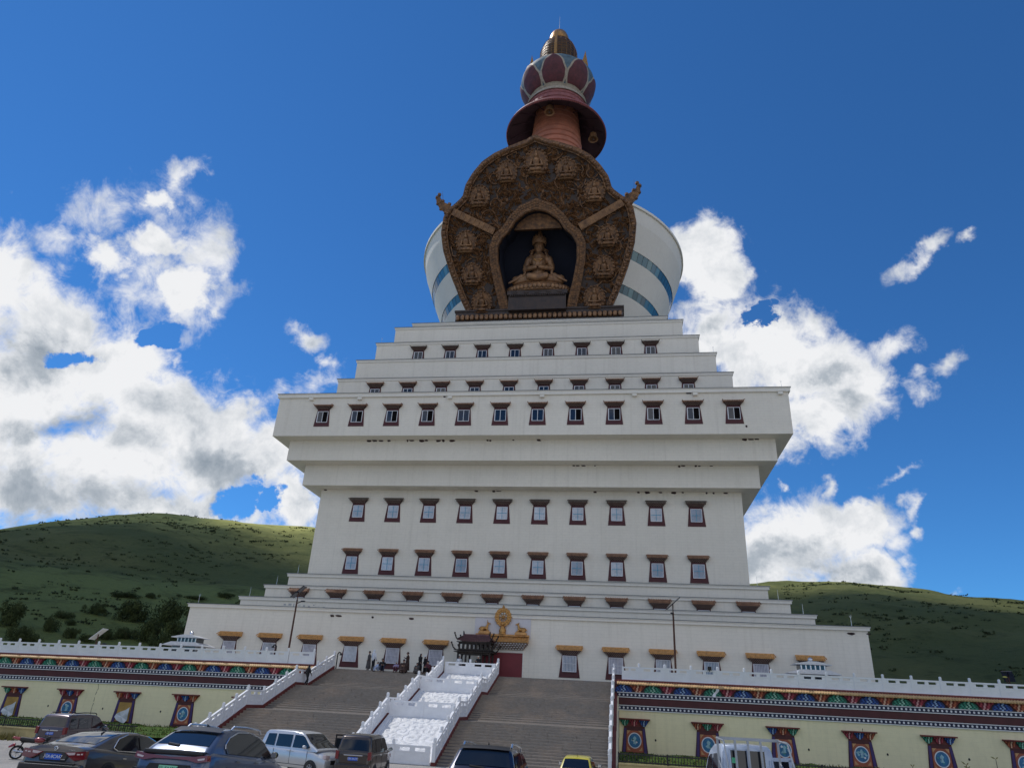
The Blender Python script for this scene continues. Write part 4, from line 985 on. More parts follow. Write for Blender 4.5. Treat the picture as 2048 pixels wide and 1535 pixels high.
m.build('burner_box',MT['burner'],b)
# ================================================================== two small steel lamp pavilions on the terrace
def pavilion(x,y,lab):
    p=empty('lamp_pavilion',(x,y,TZ),0,lab,'pavilion','small two roofed pavilions on the terrace')
    m=MB(); m.box(-1.25,1.25,-.8,.8,0,1.25); m.build('cabinet',mat('pavilion_grey',(.30,.31,.32),.5,.2,.1,2),p)
    m=MB(); 
    for x0 in (-1.15,.05): m.box(x0,x0+1.08,-.83,-.79,.62,1.15)
    m.build('pane',MT['glass'],p)
    m=MB(); m.xz([(-2.0,1.22),(2.0,1.22),(2.0,1.28),(1.15,1.55),(-1.15,1.55),(-2.0,1.28)],-1.2,1.2); m.build('lower_roof',MT['pavil'],p)
    m=MB(); m.box(-1.0,1.0,-.6,.6,1.55,1.95,0)
    for i in range(6): m.tube((-.9+i*.36,-.62,1.55),(-.9+i*.36,-.62,1.95),.07,n=8,m=1)
    m.build('lantern',[MT['glass'],MT['steel']],p)
    m=MB(); m.xz([(-1.42,1.94),(1.42,1.94),(1.42,1.99),(.3,2.2),(-.3,2.2),(-1.42,1.99)],-.95,.95); m.build('upper_roof',MT['pavil'],p)
    m=MB(); m.lathe([(.12,2.18),(.2,2.28),(.2,2.42),(.12,2.52),(.03,2.56)],n=14); m.build('finial',MT['steel'],p)
pavilion(-28.85,-37.6,'small white roofed lamp pavilion behind the left terrace balustrade')
pavilion(26.45,-37.6,'small steel lamp pavilion behind the right terrace balustrade')
# ================================================================== solar street lamps
def lamp(x,y,z0,H,lab,pr,arm,panel_c='panel_dark',lit=False):
    t=empty('solar_lamp',(x,y,z0),0,lab,'street lamp','solar street lamps on the terrace')
    m=MB(); m.tube((0,0,0),(0,0,H),.10,.075,n=10); m.tube((0,0,0),(0,0,.12),.2,n=10); m.tube((0,0,H),(0,0,H+.55),.045,n=8); m.build('pole',MT['rust'],t)
    m=MB(); M=Matrix.Translation((0,0,H+.72))@Matrix.Rotation(pr[1],4,'Z')@Matrix.Rotation(pr[0],4,'Y')
    m.cbox((0,0,0),(1.55,.72,.05),1,M); m.cbox((0,.36,0),(1.58,.03,.07),3,M); m.cbox((0,-.36,0),(1.58,.03,.07),3,M); m.cbox((0,0,.028),(1.47,.64,.012),1,M)
    for i in range(5): m.cbox((-.62+i*.31,0,.036),(.012,.64,.006),0,M)
    m.tube((0,0,H+.3),M@Vector((0,0,-.02)),.05,m=2); m.build('solar_panel',[MT['steel'],MT[panel_c],MT['rust'],MT['black'] if panel_c=='panel_dark' else MT[panel_c]],t)
    m=MB(); a=Vector(arm); m.path([(0,0,H-.35),a*.5+Vector((0,0,H-.22)),a+Vector((0,0,H-.15))],.035,n=6); m.build('arm',MT['rust'],t)
    m=MB(); M2=Matrix.Translation(a*1.18+Vector((0,0,H-.13)))@Matrix.Rotation(math.atan2(a.y,a.x),4,'Z'); m.ball((0,0,0),(.28,.13,.07),0,10,M2); m.build('lamp_head',MT['black'] if not lit else mat('yellow_lamp',(.6,.55,.12),.4,0,.1,2),t)
MT['panel_dark']=mat('solar_cell',(.012,.018,.05),.12,.1,.2,3,spec=.8); MT['panel_pale']=mat('solar_back',(.62,.62,.58),.5,0,.15,2)
lamp(-19.0,-37.5,TZ,5.75,'tall rusty solar lamp rising in front of the left window row',(R_(-42),0),(.55,-.1,0))
lamp(15.62,-37.5,TZ,5.75,'tall rusty solar lamp rising in front of the right window row',(R_(-42),R_(8)),(-.12,-.4,0))
lamp(-38.6,-37.5,TZ-.3,1.55,'solar lamp with a pale upturned panel just above the far left balustrade',(R_(-40),0),(.75,0,0),'panel_pale')
lamp(41.2,-37.5,TZ,1.05,'solar lamp with a dark panel and yellow head above the far right balustrade',(R_(25),R_(60)),(-.35,-.3,.65),'panel_dark',True)
# ---- black gooseneck lamps and a small floodlight at the balustrades
def goose(x,y,z,h,lab,s=1):
    t=empty('gooseneck_lamp',(x,y,z),0,lab,'lamp','black gooseneck lamps by the balustrades')
    m=MB(); pts=[(0,0,0),(0,0,h-.25)]+[(s*(.16-.16*cos(a)),0,h-.25+.22*sin(a)) for a in [PI*i/8 for i in range(1,8)]]
    m.path(pts,.055,n=8); m.build('neck',MT['black'],t)
    m=MB(); e=pts[-1]; m.lathe([(.05,.08),(.10,.02),(.13,-.12)],c=e,n=12); m.build('lamp_head',MT['black'],t)
goose(-19.2,-39.6,TZ,1.62,'black gooseneck lamp behind the left terrace balustrade',-1)
goose(-14.72,-36.25,TZ,1.42,'black gooseneck lamp at the top post of the far left stair balustrade')
t=empty('floodlight',(18.1,-39.98,3.3),0,'small black floodlight clamped on the right terrace balustrade','floodlight')
m=MB(); m.box(-.14,.14,-.16,.02,.0,.24); m.box(-.16,.16,-.19,-.15,-.02,.26); m.build('housing',MT['black'],t); m=MB(); m.tube((-.17,-.05,.1),(.17,-.05,.1),.03); m.box(-.03,.03,-.08,.0,-.1,.02); m.build('bracket',MT['black'],t)
# white scarf caught on the right frieze and a dark gap in the tile course
t=MB(); P=[[(18.45+dx+.06*sin(i*1.1)-.05*i,-40.42-.05*cos(i),1.92-i*.10) for dx in (0,.12,.24)] for i in range(7)]; t.grid(P); 
tag(t.build('white_scarf',MT['dotw'],loc=(0,0,0)),'white scarf hanging from the painted frieze of the right terrace wall','scarf')
# ================================================================== people
SK=mat('skin',(.38,.22,.15),.6,0,.08,6); HAIR=mat('black_hair',(.012,.010,.010),.6,0,.2,8)
CL={}
def cloth(c):
    if c not in CL: CL[c]=mat('cloth_%d'%len(CL),c,.9,0,.2,6)
    return CL[c]
CLN={'black':(.015,.015,.018),'white':(.72,.74,.78),'pale':(.46,.54,.70),'brown':(.06,.035,.028),'grey':(.075,.07,.07),'navy':(.02,.025,.05),'maroon':(.10,.025,.035),'cream':(.5,.45,.38),'lilac':(.34,.27,.40)}
def person(loc,rz,lab,pose='stand',h=1.68,top='black',low='black',hat=None,hood=False,robe=False,carry=None,group='visitors on the terrace and stairs'):
    k=h/1.72; p=empty('person',loc,rz,lab,'person',group); p.scale=(k,k,k)
    # local: faces -y; z up
    if pose=='stand':
        hip,chest,neck,head=(0,0,.92),(0,0,1.28),(0,0,1.47),(0,-.02,1.60)
        legs=[((s*.09,0,.90),(s*.10,-.02,.50),(s*.10,.02,.09)) for s in (-1,1)]
        arms=[((s*.19,0,1.40),(s*.27,.02,1.12),(s*.21,-.14,.93)) for s in (-1,1)]
    elif pose=='walk':
        hip,chest,neck,head=(0,0,.91),(0,-.03,1.27),(0,-.04,1.46),(0,-.07,1.59)
        legs=[((s*.09,0,.89),(s*.10,-.10*s-.06,.50),(s*.10,.06-.2*s,.09)) for s in (-1,1)]
        arms=[((s*.19,-.03,1.39),(s*.26,.08*s,1.12),(s*.22,.12*s-.12,.92)) for s in (-1,1)]
    elif pose=='hold':
        hip,chest,neck,head=(0,0,.92),(0,0,1.28),(0,0,1.47),(0,-.04,1.60)
        legs=[((s*.09,0,.90),(s*.10,-.02,.50),(s*.10,.02,.09)) for s in (-1,1)]
        arms=[((s*.19,0,1.40),(s*.25,-.08,1.13),(s*.08,-.30,1.22)) for s in (-1,1)]
    else: # seated on the step edge, knees up
        hip,chest,neck,head=(0,.05,.12),(0,-.02,.50),(0,-.05,.68),(0,-.10,.80)
        legs=[((s*.10,.02,.12),(s*.13,-.42,.38),(s*.12,-.48,-.03)) for s in (-1,1)]
        arms=[((s*.19,-.02,.60),(s*.25,-.20,.40),(s*.10,-.40,.42)) for s in (-1,1)]
    H,C,N,D=map(Vector,(hip,chest,neck,head))
    # skin body: one surface with head, face, neck, hands, ankles
    m=MB(); c=m.cap
    c(H,C,.12,.13,n=8); c(C,N,.12,.055,n=8); c(N,D+Vector((0,0,-.03)),.055,.06,n=8); m.ball(D,(.078,.098,.118),n=12)
    m.ball(D+Vector((0,-.10,-.015)),(.018,.025,.03),n=6); c(D+Vector((-.02,-.088,-.06)),D+Vector((.02,-.088,-.06)),.012,.012,n=6)
    for s in (-1,1): m.ball(D+Vector((s*.033,-.088,.018)),(.016,.012,.01),n=6); m.ball(D+Vector((s*.08,0,-.005)),(.015,.025,.035),n=6)
    for (a,b,d) in arms:
        c(a,b,.05,.042,n=8); c(b,d,.042,.03,n=8)
        a2=(Vector(d)-Vector(b)).normalized(); side=a2.cross(Vector((0,0,1))); side=side.normalized() if side.length>.01 else Vector((1,0,0))
        pc=Vector(d)+a2*.05; c(d,pc,.03,.04,n=8)
        for f in range(4): q=pc+side*(f-1.5)*.02+a2*.03; c(q,q+a2*(.055+.012*(f in(1,2)))+Vector((0,0,-.015)),.011,.009,n=6)
        c(pc+side*.035,pc+side*.06+a2*.04,.012,.010,n=6)
    for (a,b,d) in legs: c(a,b,.075,.055,n=8); c(b,d,.05,.038,n=8); c(d,Vector(d)+Vector((0,-.14,-.04)),.042,.035,n=8)
    m.build('body',SK,p,remesh=.014)
    m=MB(); c=m.cap; wd=.155
    c(H+Vector((0,0,.0)),C,.155,.165,n=10); c(C+Vector((-.09,0,.06)),C+Vector((.09,0,.06)),.115,.115,n=10); c(C,N+Vector((0,0,-.04)),.14,.075,n=10)
    for (a,b,d) in arms: c(a,b,.075,.062,n=8); c(b,Vector(b)+(Vector(d)-Vector(b))*.88,.060,.048,n=8)
    if robe and pose!='sit': m.tube(H+Vector((0,0,.05)),(H.x,H.y,.14),.17,.25,n=14)
    if hood: m.ball(D+Vector((0,.025,.02)),(.105,.115,.145),n=10); c(D+Vector((0,.05,-.08)),C+Vector((0,.05,.1)),.10,.13,n=8)
    m.build('coat',cloth(CLN[top]),p,remesh=.022)
    m=MB(); c=m.cap
    for (a,b,d) in legs: c(a,b,.098,.078,n=8); c(b,Vector(b)+(Vector(d)-Vector(b))*.92,.075,.060,n=8)
    if robe and pose=='sit': c((-.12,-.2,.22),(.12,-.2,.22),.2,.2,n=10); m.tube((0,-.15,.3),(0,-.30,-.02),.24,.33,n=14); m.ball((0,-.3,.0),(.33,.28,.06),n=10)
    m.build('skirt' if robe else 'trousers',cloth(CLN[low]),p,remesh=.022)
    m=MB()
    for (a,b,d) in legs: d=Vector(d); m.cap(d+Vector((0,.03,-.045)),d+Vector((0,-.15,-.05)),.048,.042,n=8)
    m.build('shoes',cloth(CLN['black']),p,remesh=.016)
    if not hood:
        m=MB(); m.ball(D+Vector((0,.022,.03)),(.088,.098,.108),n=12); m.build('hair',HAIR,p)
    if hat:
        m=MB(); m.lathe([(.001,.14),(.075,.13),(.085,.06),(.09,.045),(.16,.035),(.16,.02),(.085,.03)] if hat[1]=='brim' else [(.001,.155),(.07,.13),(.098,.06),(.1,.02)],c=(D.x,D.y+.01,D.z),n=16); m.build('hat',cloth(CLN[hat[0]]),p)
    if carry=='bag':
        m=MB(); m.box(-.16,.16,.13,.27,C.z-.18,C.z+.16); m.build('rucksack',cloth(CLN['grey']),p,bevel=.03)
    return p
T=TZ
person((-11.78,-35.9,T),R_(-70),'person in a long black skirt and grey jacket beside the white hooded visitor','stand',1.62,'grey','black',robe=True,hat=('black','cap'))
person((-11.32,-36.0,T),R_(150),'person in a white hooded jacket standing at the top of the stairs','stand',1.74,'white','black',hood=True,carry=None)
person((-10.35,-36.25,T),R_(20),'person in black sitting at the top of the stairs left of the second window','sit',1.9,'black','navy',hat=('black','brim'))
person((-10.68,-36.35,T),R_(-40),'small person in pale blue sitting in front of the one in black','sit',1.35,'pale','pale')
person((-9.0,-36.3,T),R_(5),'child in lilac with a pale cap squatting alone at the stair top','sit',1.5,'lilac','maroon',hat=('cream','cap'))
person((-8.12,-35.9,T),R_(-80),'person in a dark brown robe and brimmed hat standing with raised hands','hold',1.68,'brown','black',hat=('brown','brim'),robe=True)
person((-8.28,-36.4,T),R_(10),'person in a broad brown robe sitting below the one in the brimmed hat','sit',1.9,'brown','brown',robe=True,hat=('black','cap'))
person((-6.92,-36.0,T),R_(60),'person in a black hooded cloak standing near the ramp balustrade','walk',1.58,'black','grey',hood=True,robe=True)
person((-7.0,-36.5,T),R_(0),'person in a grey robe sitting in front of the black cloaked one','sit',1.45,'grey','grey',robe=True,hat=('black','cap'))
person((-6.40,-36.2,T),R_(-100),'person with a white head scarf and black coat by the ramp balustrade','stand',1.42,'black','black',hat=('white','cap'))
person((-6.02,-36.35,T),R_(-20),'person in maroon and black crouching against the ramp balustrade','sit',1.85,'maroon','black',hat=('black','cap'))
person((-14.55,-42.6,.60),R_(150),'person in black walking up the stair landing beside the far left balustrade','walk',1.55,'black','black',hood=True)
person((-3.3,-36.0,T),R_(40),'person in grey and white half hidden behind the cross balustrade at the ramp head','stand',1.55,'white','grey')
person((-1.55,-36.05,T),R_(-30),'person in black with a cream scarf leaning at the ramp head balustrade','hold',1.62,'black','black',hat=('cream','cap'))
# ================================================================== vehicles
def paint(name,c,metal=.45,rough=.28): return mat(name,c,rough,metal,.0,1,spec=.5,coat=.8)
MT['cglass']=mat('car_glass',(.010,.013,.018),.03,0,0,spec=.75)
MT['trim']=mat('black_trim',(.014,.014,.015),.45,0,.1,5)
MT['tail']=mat('tail_red',(.17,.006,.012),.15,0,.1,6,coat=.8)
MT['tailw']=mat('tail_clear',(.62,.50,.50),.12,0,.1,6,coat=.8)
MT['chrome']=mat('chrome',(.75,.76,.78),.08,1,0)
MT['tyre']=mat('tyre_rubber',(.016,.016,.017),.85,0,.2,6)
MT['rim']=mat('alloy_rim',(.50,.51,.53),.3,.8,.1,4)
MT['pblue']=mat('plate_blue',(.02,.10,.52),.4,0,0); MT['pgreen']=mat('plate_green',(.25,.62,.40),.4,0,0)
MT['plet']=mat('plate_letter',(.8,.82,.84),.4,0,0); MT['pletk']=mat('plate_letter_dark',(.01,.02,.015),.4,0,0)
WHEEL={}
def wheel_parts(root,r,w,loc,side):
    key=(r,w)
    if key not in WHEEL:
        m=MB(); M=Matrix.Rotation(PI/2,4,'Y')
        m.lathe([(r*.62,-w/2),(r*.9,-w/2),(r,-w*.36),(r,w*.36),(r*.9,w/2),(r*.62,w/2),(r*.62,-w/2)],n=28,M=M); t=m.build('wheel',MT['tyre'],root)
        m=MB(); m.lathe([(r*.63,w*.40),(r*.60,w*.43),(r*.56,w*.2),(.001,w*.15)],n=24,m=1,M=M)
        for i in range(7):
            a=2*PI*i/7; R1=Matrix.Rotation(a,4,'X'); m.box(w*.30,w*.44,-r*.05,r*.05,r*.1,r*.60,0,R1)
        m.lathe([(r*.16,w*.3),(r*.16,w*.46),(.001,w*.47)],n=12,m=0,M=M); m.lathe([(r*.64,w*.38),(r*.64,w*.46),(r*.57,w*.45),(r*.56,w*.38)],n=24,m=0,M=M)
        m.build('rim',[MT['rim'],MT['trim']],t); WHEEL[key]=t
    else:
        s=WHEEL[key]; t=link_copy(s,root)
        for ch in KIDS.get(s.name,[]): link_copy(ch,t)
    t.location=loc; t.rotation_euler=(0,0,0 if side>0 else PI)
def lettering(txt,size,parent,loc,rot,mt,name='lettering',ext=.003):
    cu=bpy.data.curves.new(name,'FONT'); cu.body=txt; cu.size=size; cu.extrude=ext; cu.align_x='CENTER'; cu.align_y='CENTER'; cu.materials.append(mt)
    tmp=bpy.data.objects.new('tmp',cu); COL.objects.link(tmp); dg=bpy.context.evaluated_depsgraph_get(); me=bpy.data.meshes.new_from_object(tmp.evaluated_get(dg)); bpy.data.objects.remove(tmp); bpy.data.curves.remove(cu)
    if not me.materials: me.materials.append(mt)
    o=bpy.data.objects.new(name,me); COL.objects.link(o); o.parent=parent; o.location=loc; o.rotation_euler=rot; KIDS.setdefault(parent.name,[]).append(o); return o
class Car:
    def __init__(s,name,label,cat,loc,rz,col,stations,gh,hb,hr,zb,zr,paintmat=None,roofmat=None,group=None):
        s.root=empty(name,loc,rz,label,cat,group); sl=.085 if loc[1]<-73 else 0
        s.root.rotation_euler=(-math.atan(sl)*cos(rz),math.atan(sl)*sin(rz)*-1,rz)
        s.p=paintmat or paint(name+'_paint',col); s.hb,s.hr,s.zb,s.zr=hb,hr,zb,zr; s.gh=gh; s.st=stations
        m=MB(); G=[]
        for (y,hw,zl,zs,zt) in stations:
            h=[(hw*.90,zl),(hw*.985,zl+.10),(hw,(zl+zs)*.5),(hw*.985,zs-.09),(hw*.955,zs-.02),(hw*.90,zs+(zt-zs)*.35),(hw*.55,zt-.005),(0,zt+.012)]
            ring=[(x,y,z) for x,z in h]+[(-x,y,z) for x,z in h[-2::-1]]
            G.append(ring)
        m.grid(G,0,True); n=len(G[0]); m.add(G[0],[tuple(range(n))]); m.add(G[-1],[tuple(range(n))[::-1]])
        m.add([G[i][j] for i in range(len(G)) for j in (0,-1)],[(2*i,2*i+1,2*i+3,2*i+2) for i in range(len(G)-1)])
        s.body=m.build('body',s.p,s.root,fixn='weld')
        m=MB(); G=[]
        for (y,z) in gh:
            x=s.xw(z); G.append([(hb,y,zb-.04),(x+.0,y,z-.045 if z>zb+.05 else z-.04),(x*.955,y,z-.012),(x*.80,y,z+.004),(0,y,z+.022),(-x*.80,y,z+.004),(-x*.955,y,z-.012),(-x,y,z-.045 if z>zb+.05 else z-.04),(-hb,y,zb-.04)])
        m.grid(G,0,True); m.add(G[0],[tuple(range(9))]); m.add(G[-1],[tuple(range(9))[::-1]])
        s.cab=m.build('cabin',roofmat or s.p,s.root,fixn='weld')
    def xw(s,z): return s.hb+(s.hr-s.hb)*max(0,(z-s.zb))/(s.zr-s.zb)
    def strip(s,name,s0,s1,mt,k=.86,out=.008,rows=8,parent=None,k1=None):
        pl=resample(s.gh,200); m=MB(); P=[]
        for i in range(rows+1):
            q=s0+(s1-s0)*i/rows; y,z=pl[min(199,int(q*199))]; a=pl[max(0,int(q*199)-3)];b=pl[min(199,int(q*199)+3)]
            t=Vector((b[0]-a[0],b[1]-a[1])).normalized(); n=Vector((-t.y,t.x)); kk=k+((k1 or k)-k)*i/rows
            x=s.xw(z)*kk; P.append([(x*u,y+n.x*out,z+n.y*out+(.022-.018*(abs(u))**2)*(1 if abs(u)<.99 else .9)) for u in (-1,-.85,-.4,0,.4,.85,1)])
        m.grid(P,0,True); return m.build(name,mt,parent or s.root,fixn=False)
    def side(s,name,poly,mt,both=True,out=.007,parent=None):
        o=None
        for sg in ((1,-1) if both else (both,)):
            m=MB(); vs=[(sg*(s.xw(z)+out),y,z) for y,z in poly]; m.add(vs,[tuple(range(len(vs)))[::sg]]); o=m.build(name,mt,parent or s.root,fixn=False)
        return o
    def boxes(s,name,mt,bx,bev=.02,parent=None,mirror=False):
        for sg in ((1,-1) if mirror else (1,)):
            m=MB()
            for (x0,x1,y0,y1,z0,z1) in bx: m.box(min(sg*x0,sg*x1),max(sg*x0,sg*x1),y0,y1,z0,z1)
            o=m.build(name,mt,parent or s.root,bevel=bev)
        return o
    def poly(s,name,mt,pts,y0,y1,mirror=True,parent=None,bev=.015):
        for sg in ((1,-1) if mirror else (1,)):
            m=MB(); m.xz([(sg*x,z) for x,z in pts],y0,y1); o=m.build(name,mt,parent or s.root,bevel=bev)
        return o
    def plate(s,y,z,w,h,mt,txt,lt,tilt=0):
        m=MB(); m.box(-w/2,w/2,-.012,.0,-h/2,h/2); o=m.build('licence_plate',MT[mt],s.root,loc=(0,y,z)); o.rotation_euler=(tilt,0,0)
        lettering(txt,h*.78,o,(0,-.0135,0),(PI/2,0,0),MT[lt]); return o
    def wheels(s,r,w,ax,hw):
        for y in ax:
            for sg in (1,-1):
                m=MB(); n=20; m.prism([(y+(r+.07)*cos(2*PI*i/n),r+(r+.06)*sin(2*PI*i/n)) for i in range(n)],lambda p,k:(sg*(hw-.12+.125*k),p[0],p[1])); m.build('wheel_arch',MT['trim'],s.root)
                wheel_parts(s.root,r,w,(sg*(hw-w/2+.03),y,r),sg)
    def mirrors(s,y,z,mt=None,big=1):
        for sg in (1,-1):
            x=s.xw(z)+.02; m=MB(); m.box(sg*x,sg*(x+.10),y-.02,y+.03,z-.03,z+.0) if sg>0 else m.box(-(x+.10),-x,y-.02,y+.03,z-.03,z)
            m.ball((sg*(x+.17),y+.03,z+.06),(.11*big,.07,.085*big),n=10); o=m.build('wing_mirror',mt or s.p,s.root)
            m=MB(); m.box(sg*(x+.17)-.075,sg*(x+.17)+.075,y-.045,y-.035,z+.0,z+.12); m.build('mirror_glass',MT['chrome'],o)
    def antenna(s,y,z):
        m=MB(); m.add([(-.02,y+.09,z),(.02,y+.09,z),(.02,y-.10,z),(-.02,y-.10,z),(0,y-.13,z+.10),(0,y-.02,z+.06)],[(0,1,5),(1,2,4,5),(2,3,4),(3,0,5,4),(0,3,2,1)]); m.build('antenna_fin',MT['trim'],s.root)
    def rails(s,y0,y1,z,x,mt):
        for sg in (1,-1):
            m=MB(); m.path([(sg*x,y0,z-.03),(sg*x,y0+.12,z+.06),(sg*x,(y0+y1)/2,z+.085),(sg*x,y1-.12,z+.06),(sg*x,y1,z-.03)],.024,n=6); m.build('roof_rail',mt,s.root)
def sedan(loc,rz,col,label,plate=None):
    st=[(-2.44,.80,.36,.80,.90),(-2.36,.90,.28,.92,1.02),(-2.1,.925,.24,.97,1.06),(-1.5,.93,.2,.97,1.05),(-.8,.93,.2,.95,.97),(.5,.93,.2,.93,.96),(1.0,.925,.2,.92,1.0),(1.8,.905,.22,.82,.90),(2.25,.86,.25,.70,.76),(2.43,.72,.32,.58,.62)]
    gh=[(-2.0,1.04),(-1.75,1.12),(-1.3,1.28),(-.85,1.40),(-.4,1.46),(.05,1.47),(.45,1.43),(.8,1.33),(1.1,1.18),(1.42,.98)]
    c=Car('sedan_car',label,'car',loc,rz,col,st,gh,.84,.60,.95,1.47)
    c.strip('rear_window',.06,.36,MT['cglass'],.80,k1=.86); c.strip('windscreen',.70,.96,MT['cglass'],.86)
    c.side('side_window',[(-1.05,1.0),(-.1,1.0),(-.1,1.40),(-.55,1.38),(-.95,1.26),(-1.22,1.08)],MT['cglass']); c.side('side_window',[(-.02,1.0),(1.0,1.0),(1.08,1.08),(.75,1.28),(.4,1.385),(-.02,1.40)],MT['cglass'])
    pts=[(-1.27,1.05),(-1.0,1.28),(-.56,1.405),(.0,1.43),(.42,1.41),(.8,1.30)]
    for sg in (1,-1):
        m=MB(); m.path([(sg*(c.xw(z)+.01),y,z) for y,z in pts]+[],.012,n=5); m.path([(sg*(c.xw(.985)+.012),y,.985) for y in (1.05,0,-1.1)]+[(sg*(c.xw(1.05)+.01),-1.27,1.05)],.012,n=5); m.build('window_trim',MT['chrome'],c.root)
    y=-2.44
    c.poly('tail_light',MT['tail'],[(.30,.87),(.62,.90),(.88,.93),(.89,.74),(.62,.70),(.45,.78)],y-.035,y+.10)
    c.poly('tail_light',MT['tailw'],[(.34,.865),(.60,.885),(.60,.83),(.45,.815)],y-.05,y+.02); c.boxes('tail_light',MT['tailw'],[(.66,.74,y-.05,y,.83,.86),(.77,.82,y-.05,y,.84,.87)],.004,mirror=True)
    c.poly('boot_lid_recess',MT['trim'],[(.0,.88),(.40,.87),(.44,.80),(.36,.66),(0,.66)],y-.012,y+.04)
    c.poly('boot_lid',c.p,[(.0,.865),(.36,.86),(.38,.80),(.34,.69),(0,.69)],y-.018,y+.03)
    c.boxes('bumper',c.p,[(-.88,.88,y-.09,y+.12,.36,.62)],.05); c.boxes('bumper_trim',MT['trim'],[(-.70,.70,y-.10,y-.05,.60,.64),(-.75,.75,y-.095,y-.02,.26,.37)],.01); c.boxes('bumper_strip',MT['chrome'],[(-.68,.68,y-.105,y-.08,.575,.588)],.003)
    if plate: c.plate(y-.024,.765,.44,.14,'pblue',plate,'plet')
    m=MB(); m.lathe([(.001,.0),(.05,.0),(.055,.012),(.04,.02)],c=(0,0,0),n=20,M=Matrix.Translation((0,y+.0,.955))@Matrix.Rotation(PI/2,4,'X')); m.box(-.012,.022,-.02+y,-.004+y,.93,.985); m.build('badge',MT['chrome'],c.root)
    c.boxes('badge_strip',MT['chrome'],[(.36,.52,y+.01,y+.02,.925,.94),(.20,.35,y-.022,y-.01,.705,.72)],.002)
    c.wheels(.33,.22,(-1.45,1.40),.93); c.mirrors(.85,.98); c.antenna(-.75,1.455)
    m=MB(); 
    for sg in (1,-1):
        m.box(min(sg*.925,sg*.945),max(sg*.925,sg*.945),-.95,-.78,.80,.825); m.box(min(sg*.925,sg*.945),max(sg*.925,sg*.945),.05,.22,.80,.825)
    m.build('door_handle',MT['chrome'],c.root); return c
def suv(loc,rz,col,label):
    st=[(-2.36,.84,.45,.84,.95),(-2.27,.93,.34,1.0,1.10),(-2.0,.955,.28,1.06,1.13),(-1.3,.955,.25,1.06,1.08),(-.5,.95,.25,1.03,1.05),(.5,.95,.25,1.0,1.03),(1.0,.95,.25,1.0,1.08),(1.7,.94,.28,.93,1.02),(2.2,.90,.3,.82,.88),(2.36,.76,.4,.7,.73)]
    gh=[(-2.18,1.09),(-2.08,1.18),(-1.55,1.50),(-1.3,1.60),(-.8,1.66),(-.2,1.68),(.3,1.65),(.7,1.55),(1.05,1.35),(1.5,1.06)]
    c=Car('suv_car',label,'car',loc,rz,col,st,gh,.88,.64,1.02,1.68)
    c.strip('rear_window',.055,.20,MT['cglass'],.86,k1=.84); c.strip('windscreen',.72,.96,MT['cglass'],.86)
    c.strip('spoiler',.195,.27,MT['trim'],.93,out=.05)
    c.side('side_window',[(-1.35,1.10),(1.12,1.07),(1.2,1.13),(.85,1.38),(.5,1.53),(-.1,1.605),(-.7,1.575),(-1.15,1.44),(-1.42,1.24)],MT['cglass'])
    for sg in (1,-1):
        m=MB(); m.path([(sg*(c.xw(z)+.012),y,z) for y,z in ((-1.44,1.2),(-1.40,1.30),(-1.18,1.46),(-.7,1.60),(-.1,1.63),(.5,1.555),(.87,1.40))],.014,n=5); m.box(min(sg*.90,sg*.888),max(sg*.90,sg*.888),-.10,-.04,1.08,1.55) if False else None; m.build('window_trim',MT['chrome'],c.root)
    y=-2.36
    c.boxes('tailgate_lip',MT['trim'],[(-.78,.78,y-.02,y+.20,1.0,1.10)],.03); c.poly('tail_light',MT['tail'],[(0,.955),(.60,.985),(.93,1.03),(.95,.90),(.70,.86),(.42,.91),(0,.915)],y-.05,y+.12)
    c.poly('tail_light',MT['tailw'],[(.70,.94),(.88,.97),(.88,.93),(.72,.905)],y-.06,y-.03)
    c.poly('bumper_trim',MT['trim'],[(0,.80),(.52,.80),(.62,.64),(.93,.70),(.93,.42),(0,.42)],y-.035,y+.1); c.poly('bumper',c.p,[(0,.62),(.36,.62),(.42,.56),(.80,.52),(.80,.36),(0,.36)],y-.09,y+.08)
    c.poly('bumper_recess',MT['trim'],[(0,.79),(.44,.79),(.50,.66),(.44,.62),(0,.62)],y-.045,y)
    c.plate(y-.055,.70,.48,.14,'pgreen','川L·FA6915','pletk')
    m=MB(); m.tube((-.25,y+.13,1.23),(.05,y+.10,1.20),.035,n=8); m.build('wiper',MT['trim'],c.root)
    c.wheels(.37,.24,(-1.40,1.38),.955); c.mirrors(.95,1.10,MT['trim']); c.antenna(-1.0,1.655); c.rails(-1.0,.7,1.67,.62,MT['steel'])
    m=MB()
    for yy in (-.9,.15): m.box(.945,.968,yy-.10,yy+.10,.93,.955)
    m.build('door_handle',c.p,c.root); return c
